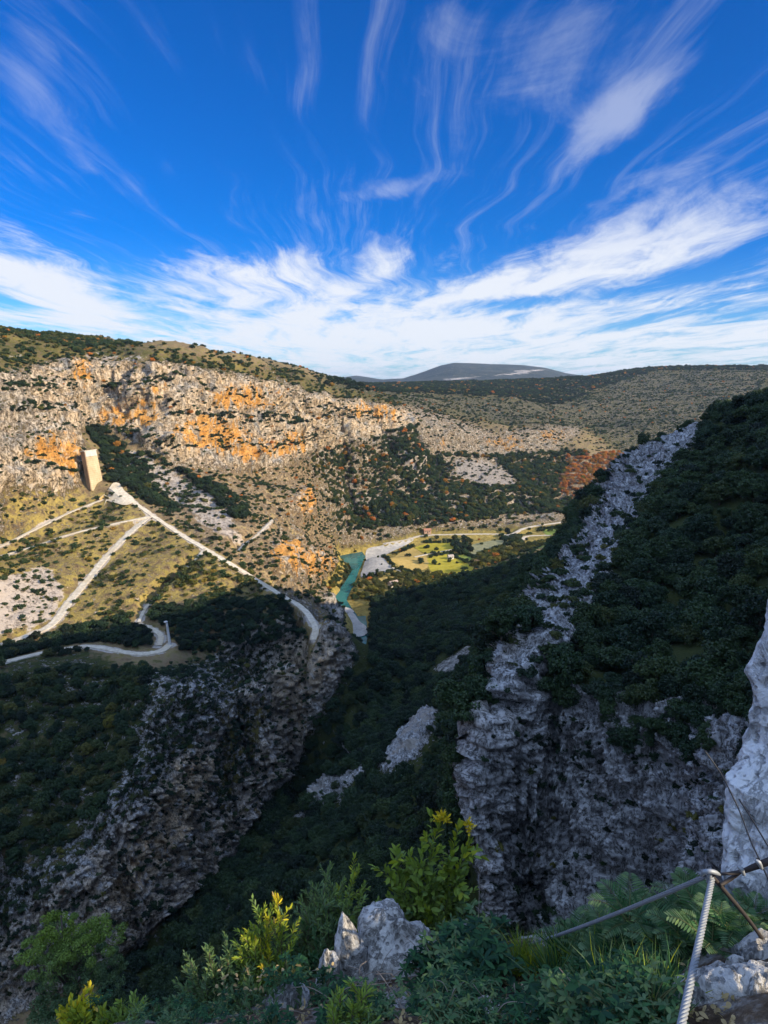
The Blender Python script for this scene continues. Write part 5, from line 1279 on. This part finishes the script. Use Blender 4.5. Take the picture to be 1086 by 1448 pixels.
bush('bush', 'low bush of leaves coloured sunlit yellow at the bottom left edge', (120,1500,2.0), [(100,1415,2.1,.82),(125,1400,2.15,.88),(118,1425,2.05,.8),(135,1412,2.1,.9),(92,1440,2.0,.78),(145,1430,2.05,.7)], 24, leaf=(.026, .010), tone=.55, twigs=11, parent_group=G_)  # leaf tone painted yellow to look sunlit
bush('bush', 'low bright green bush beside the yellow one at the bottom left', (180,1510,2.0), [(170,1420,2.1,.62),(190,1408,2.15,.55),(205,1412,2.15,.5),(160,1432,2.05,.62),(200,1435,2.05,.5),(182,1430,2.05,.55),(150,1440,2.,.62)], 25, leaf=(.026, .008), tone=.42, twigs=8, parent_group=G_)
bush('bush', 'light green upright sprig in front of the largest rock', (492,1500,1.55), [(495,1392,1.6,.66),(480,1412,1.58,.62),(510,1405,1.6,.62),(470,1428,1.55,.6),(520,1425,1.55,.6),(500,1420,1.55,.62)], 26, leaf=(.02, .005), tone=.5, twigs=6, parent_group=G_, step=.005)
bush('bush', 'low grey green bush at the bottom edge under the bush with sunlit yellow tips', (380,1520,1.95), [(330,1408,2.0,.36),(350,1398,2.05,.4),(372,1405,2.0,.35),(395,1412,2.0,.3),(415,1420,2.0,.3),(310,1425,1.95,.36),(345,1425,1.9,.32),(385,1430,1.9,.3),(430,1432,1.9,.28)], 27, tone=.33, twigs=8, parent_group=G_)
bush('bush', 'dark low bush between the bright green bush and the grey green bush', (240,1525,2.05), [(222,1425,2.1,.3),(240,1418,2.15,.28),(258,1412,2.15,.34),(210,1440,2.05,.3),(275,1430,2.05,.3),(245,1438,2.0,.26)], 28, tone=.26, twigs=8, parent_group=G_)
# the tall flowering plant behind the largest rock
fp = bush('flowering_plant', 'tall yellow green plant with yellow flowers behind the largest rock', (612,1380,2.75), [(622,1162,2.85,.68),(648,1172,2.85,.7),(664,1190,2.85,.68),(640,1210,2.8,.6),(600,1190,2.85,.6),(580,1208,2.85,.58),(560,1205,2.85,.6),(550,1235,2.8,.62),(565,1260,2.75,.5),(590,1250,2.8,.7),(612,1235,2.8,.5),(650,1235,2.8,.5),(655,1265,2.75,.35),(605,1290,2.7,.7),(625,1300,2.7,.45),(662,1300,2.65,.3),(580,1290,2.7,.4),(640,1320,2.6,.25)], 31, leaf=(.044, .018), step=.02, tone=.54, twigs=6, stem_r=.004, cat='plant', stemmat=M_STEM, side=.6, dense=False)  # leaf tone raised to stand in for sunlight blocked by the wall
def flower(px, py, Y_, seed):
    rg = np.random.default_rng(seed); p = np.array(at(px, py, Y=Y_))-np.array(fp.location); n = 16; d = rg.normal(size=(n, 3)); d[:, 2] = np.abs(d[:, 2])*.7+.2
    link(leaves_mesh('flower', np.repeat(p[None], n, 0)+rg.normal(size=(n, 3))*.006, d, rg.normal(size=(n, 3)), .03, .011, .9+.03*rg.normal(size=n), -.2), 'flower', M_LEAF, fp)
for q in ((620,1158,2.85,1),(626,1154,2.85,2),(630,1160,2.85,3),(662,1166,2.85,4),(666,1174,2.85,5)): flower(*q)
# leafy plants, ferns, grass tufts and herbs on the right
def base_of(px, py, dflt=2.):
    p = khit(px, py); return p if p is not None else np.array(at(px, py, Y=dflt))
def fern_mesh(seed, fronds=9, ln=.20):
    rg = np.random.default_rng(seed); B = []; Dv = []; Nv = []; W = []; T_ = []; ch = []; Ls = []
    for k in range(fronds):
        a_ = 2*pi*k/fronds+rg.normal()*.3; el_ = .65+.6*rg.random(); l_ = ln*(.7+.5*rg.random()); d = np.array((cos(a_)*cos(el_), sin(a_)*cos(el_), sin(el_))); n = 16
        ax = [d*l_*t-np.array((0, 0, .45*l_*t*t)) for t in np.linspace(0, 1, n)]; ch.append([(*p, .0022*(1-.8*i/n)) for i, p in enumerate(ax)])
        for i in range(3, n):
            t = i/(n-1); tg = ax[i]-ax[i-1]; tg /= np.linalg.norm(tg); sd = np.cross(tg, (0, 0, 1)); sd /= np.linalg.norm(sd)+1e-9
            for s in (-1, 1): B.append(ax[i]); Dv.append(sd*s*.9+tg*.55); Nv.append(np.cross(sd, tg)*1.+rg.normal(size=3)*.15); Ls.append(l_*.30*(1-abs(t-.4)*1.15)); W.append(.007); T_.append(.16+.2*t+rg.normal()*.05)
    return leaves_mesh('fronds', B, Dv, Nv, np.array(Ls), np.array(W), np.clip(T_, 0, 1), .1), tubes('stalks', ch, 4)
def herb_mesh(seed, n=26, h=.10, ll=.030, wl=.013, tone=.12):
    rg = np.random.default_rng(seed); B = []; Dv = []; Nv = []; T_ = []; ch = []; Ls = []
    for k in range(n):
        a_ = rg.random()*2*pi; sp_ = .03+.10*rg.random(); q = np.array((cos(a_)*sp_, sin(a_)*sp_, h*(.35+.7*rg.random()))); c = arc((0, 0, 0), q, rg, .15, 6); ch.append([(*p, .0016) for p in c])
        m = 5; rt = rg.random()*6
        for j in range(m):
            b_ = rt+2*pi*j/m*.8; d = np.array((cos(b_), sin(b_), .25+.2*rg.normal())); B.append(q); Dv.append(d); Nv.append((rg.normal()*.25, rg.normal()*.25, 1)); T_.append(tone+rg.normal()*.07); Ls.append(ll*(.7+.6*rg.random()))
    return leaves_mesh('leaves', B, Dv, Nv, np.array(Ls), np.array(Ls)*wl/ll, np.clip(T_, 0, 1), .25), tubes('stems', ch, 4)
def grass_mesh(seed, n=46, h=.13, tone=.62):
    rg = np.random.default_rng(seed); a_ = rg.random(n)*2*pi; el_ = .75+.6*rg.random(n); d = np.stack([np.cos(a_)*np.cos(el_), np.sin(a_)*np.cos(el_), np.sin(el_)], 1); b_ = np.stack([rg.normal(size=n)*.02, rg.normal(size=n)*.02, np.zeros(n)], 1)
    return leaves_mesh('blades', b_, d, rg.normal(size=(n, 3)), h*(.5+.8*rg.random(n)), .0055, np.clip(tone+rg.normal(size=n)*.12, 0, 1), .3, ((0, .8), (.35, 1.), (.7, .7), (1., .05))), None
M_ST = {}
def plant(name, protos, i, p, s, label, cat, group, rg):
    r_ = empty(name, p); X_, Y_, _ = project(p[0], p[1], p[2]+.05); relabel(r_, label, cat, group, X_, Y_); r_.rotation_euler = (rg.normal()*.12, rg.normal()*.12, rg.random()*6.28); r_.scale = (s, s, s)
    lf, stx = protos[i % len(protos)]; o = bpy.data.objects.new(lf.name.split('.')[0], lf); COL.objects.link(o); o.parent = r_
    if not lf.materials: lf.materials.append(M_LEAF)
    if stx is not None:
        if not stx.materials: stx.materials.append(M_STEM)
        o = bpy.data.objects.new(stx.name.split('.')[0], stx); COL.objects.link(o); o.parent = r_
rgp = np.random.default_rng(77)
def clear_of_rocks(a, b): return all(((a-x_)/rx_)**2+((b-y_)/ry_)**2 > 1 for x_, y_, rx_, ry_ in ((765,1376,58,34),(1030,1415,85,62),(540,1370,85,62),(665,1350,26,30),(742,1422,24,26),(405,1435,36,30)))
FERN = [fern_mesh(300+i) for i in range(3)]; HERB = [herb_mesh(320+i, tone=t_, ll=l_, wl=w_) for i, (t_, l_, w_) in enumerate(((.05, .032, .014), (.2, .026, .009), (.1, .04, .012), (.32, .024, .011)))]+[herb_mesh(330, 18, .12, .038, .008, .3)]; GRASS = [grass_mesh(340+i) for i in range(3)]; GRASS2 = [grass_mesh(350+i, 34, .17, .2+.1*i) for i in range(3)]
ferns = [(880,1322),(905,1335),(850,1335),(930,1345),(870,1350),(945,1318),(965,1330),(900,1362),(985,1300),(1000,1318),(920,1305),(860,1372),(940,1380),(1040,1325),(1062,1300),(890,1308),(940,1302),(912,1330),(975,1345),(955,1360),(880,1375),(835,1352),(822,1345),(1020,1340),(1005,1350)]
for i, (a_, b_) in enumerate(ferns):
    w = 'under the thick cable' if 930 < a_ < 1010 else 'by the foot of the rock wall' if a_ > 1010 else 'along the drop edge' if b_ < 1340 else 'left of the thick cable'
    plant('fern', FERN, i, base_of(a_, b_), .6+.5*rgp.random(), 'feathery fern '+w, 'fern', 'ferns on the right of the foreground', rgp)
for i in range(78):
    a_ = 735+rgp.random()*225; b_ = 1352+rgp.random()*118
    if a_ < 800 and b_ < 1398: a_ += 75
    if not clear_of_rocks(a_, b_): continue
    w = 'at the bottom' if b_ > 1425 else 'below the long cable' if b_ < 1385 else 'in mid patch'
    plant('herb', HERB, i, base_of(a_, b_), .35+.55*rgp.random(), 'bluish green herb '+w+(' by the flat slab' if a_ < 820 else ' near the thick cable' if a_ > 900 else ''), 'herb', 'herbs between the flat slab and the thick cable', rgp)
for i in range(22):
    a_ = 705+rgp.random()*150; b_ = 1350+(rgp.random()*30)+(a_-705)*-.04
    plant('grass_tuft', GRASS, i, base_of(a_, b_), .4+.4*rgp.random(), 'yellow green grass tuft '+('behind the flat slab' if a_ < 775 else 'under the long cable'), 'grass', 'grass tufts along the edge below the long cable', rgp)
for i in range(70):
    a_ = 380+rgp.random()*330; b_ = 1375+rgp.random()*90
    if not clear_of_rocks(a_, b_): continue
    plant('herb', HERB, i, base_of(a_, b_), .35+.4*rgp.random(), 'small herb '+('before the largest rock' if a_ < 610 else 'right of the largest rock')+(' at the bottom' if b_ > 1430 else ''), 'herb', 'small herbs around the largest rock', rgp)
for i in range(34):
    a_ = 130+rgp.random()*260; b_ = 1418+rgp.random()*50
    plant('herb', HERB, i, base_of(a_, b_), .2+.25*rgp.random(), 'small herb under the bottom left bushes', 'herb', 'small herbs around the largest rock', rgp)
for i in range(16):
    a_ = 590+rgp.random()*110; b_ = 1350+rgp.random()*40
    plant('herb', HERB, i, base_of(a_, b_), .7+.5*rgp.random(), 'leafy herb under the flowering plant'+(' next to the upright stone' if a_ > 645 else ''), 'herb', 'herbs under the flowering plant', rgp)
for i in range(26):
    a_ = 770+rgp.random()*180; b_ = 1350+rgp.random()*95
    plant('grass_tuft', GRASS2, i, base_of(a_, b_), .45+.5*rgp.random(), 'dark grass tuft in the herb patch', 'grass', 'grass tufts in the herb patch', rgp)
def dead_leaves():
    rg = np.random.default_rng(88); B = []; n = 0
    for i in range(700):
        a_ = 300+rg.random()*740; b_ = 1370+rg.random()*85; p = base_of(a_, b_); B.append(p+np.array((0, 0, .008+.012*rg.random())))
    d = rg.normal(size=(len(B), 3)); d[:, 2] *= .3; nv = rg.normal(size=(len(B), 3))*.5; nv[:, 2] += 1
    o = link(leaves_mesh('dead_leaves', B, d, nv, .010+.012*rg.random(len(B)), .006+.006*rg.random(len(B)), .99, .5), 'dead_leaves', M_LEAF); tag(o, 'dry brown fallen leaves strewn over the ground between the plants', 'leaf litter', kind='stuff')
dead_leaves()
def twig(pts_px, r0, label, name='dry_twig', mat=None):
    P = smooth_line([np.array(at(a, b, Y=c)) for a, b, c in pts_px], 6); n = len(P); o = link(tubes(name, [[(*p, r0*(1-.6*i/n)) for i, p in enumerate(P)]], 5), name, mat or M_TWIG); tag(o, label, 'twig', 'dry stalks and twigs'); return o
twig([(945,1470,1.55),(944,1410,1.57),(942,1366,1.6)], .003, 'dry upright stalk in the herbs left of the thick cable')
twig([(858,1460,1.6),(840,1425,1.65),(800,1380,1.72),(790,1368,1.74)], .0028, 'pale slanting dry stalk across the herb patch')
twig([(735,1470,1.75),(731,1425,1.8),(727,1390,1.85)], .0026, 'dry upright stalk below the flat slab')
twig([(676,1330,2.45),(677,1290,2.47),(678,1250,2.5),(677,1225,2.5)], .0022, 'thin brown stalk standing right of the flowering plant')
for k in range(34):
    a_ = 440+rgp.random()*270; b_ = 1385+rgp.random()*65; p = base_of(a_, b_); q = p+np.array((rgp.normal()*.10, rgp.normal()*.08, .03+.06*rgp.random())); m = (p+q)/2+np.array((rgp.normal()*.03, 0, .04))
    P = smooth_line([p, m, q], 6); o = link(tubes('dry_twig', [[(*x_, .0018*(1-.5*i/len(P))) for i, x_ in enumerate(P)]], 4), 'dry_twig', M_TWIG); X_, Y_, _ = project(*p); relabel(o, 'thin dry twig on the litter', 'twig', 'dry stalks and twigs', X_, Y_)
# the tree below the edge at the left
def near_tree():
    c = np.array(at(92, 1350, Y=33)); d_ = c[1]*cp-(c[2]-EYE)*sp; s = d_/F0; gz = c[2]-9.5
    r_ = empty('broadleaf_tree', (c[0], c[1], gz)); tag(r_, 'bright green tree rising below the edge at the lower left', 'tree'); rg = np.random.default_rng(58); cl = []; lobes = []
    for i in range(17):
        q = rg.normal(size=3); q /= np.linalg.norm(q); q *= .45+.5*rg.random(); hx = 60*s*(1-.35*q[2]); lobes.append((q[0]*hx, q[1]*hx*.9, 9.4+q[2]*100*s, .75+.55*rg.random()))
    for l in lobes:
        for i in range(11):
            q = rg.normal(size=3); q /= np.linalg.norm(q); q[2] = q[2]*.7+.15; cl.append((l[0]+q[0]*l[3], l[1]+q[1]*l[3], l[2]+q[2]*l[3]*.75, .18+.26*rg.random()))
    cr = leaf_cloud('crown', cl, 170, .062, 56, .7); link(cr, 'crown', M_LEAF, r_)
    n = len(cr.vertices); v = np.empty(n*3, np.float32); cr.vertices.foreach_get('co', v); v = v.reshape(-1, 3); t_ = .34+.30*sstep(8., 13., v[:, 2])+.1*fbm(v[:, 0]/.8, v[:, 1]/.8, v[:, 2]/.8, 2, 3)  # tone rises with height: sunlight on the crown put into leaf colour
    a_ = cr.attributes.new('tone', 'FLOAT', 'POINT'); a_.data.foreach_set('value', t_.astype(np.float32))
    ch = [[(0, 0, -3., .22), (.1, 0, 3, .17), (-.1, .1, 8, .12), (0, 0, 12, .04)]]
    for q in lobes: ch.append([(0, 0, max(2., q[2]-2.5), .08), (q[0]*.55, q[1]*.55, q[2]-.8, .05), (q[0], q[1], q[2], .02)])
    link(tubes('trunk', ch, 6), 'trunk', M_BARK, r_)
near_tree()

finish_labels()
# ------------------------------------------------------------------ the air
def haze():
    lo = (-16500, -3600, -5.); hi = (16500, 16500, 420.)
    V = [(x_, y_, z_) for z_ in (lo[2], hi[2]) for y_ in (lo[1], hi[1]) for x_ in (lo[0], hi[0])]
    me = mesh_from('haze', V, [(0, 2, 3, 1), (4, 5, 7, 6), (0, 1, 5, 4), (1, 3, 7, 5), (3, 2, 6, 7), (2, 0, 4, 6)])
    g = NT('valley_air'); v = g.n('ShaderNodeVolumePrincipled', {}, Color=(.58, .77, 1.), Density=HAZE, Anisotropy=.2); o = g.n('ShaderNodeOutputMaterial'); g.t.links.new(v.outputs[0], o.inputs[1])
    tag(link(me, 'haze', g.id), 'thin bluish air over the canyon', 'haze', kind='stuff')
HAZE = .000036
haze()
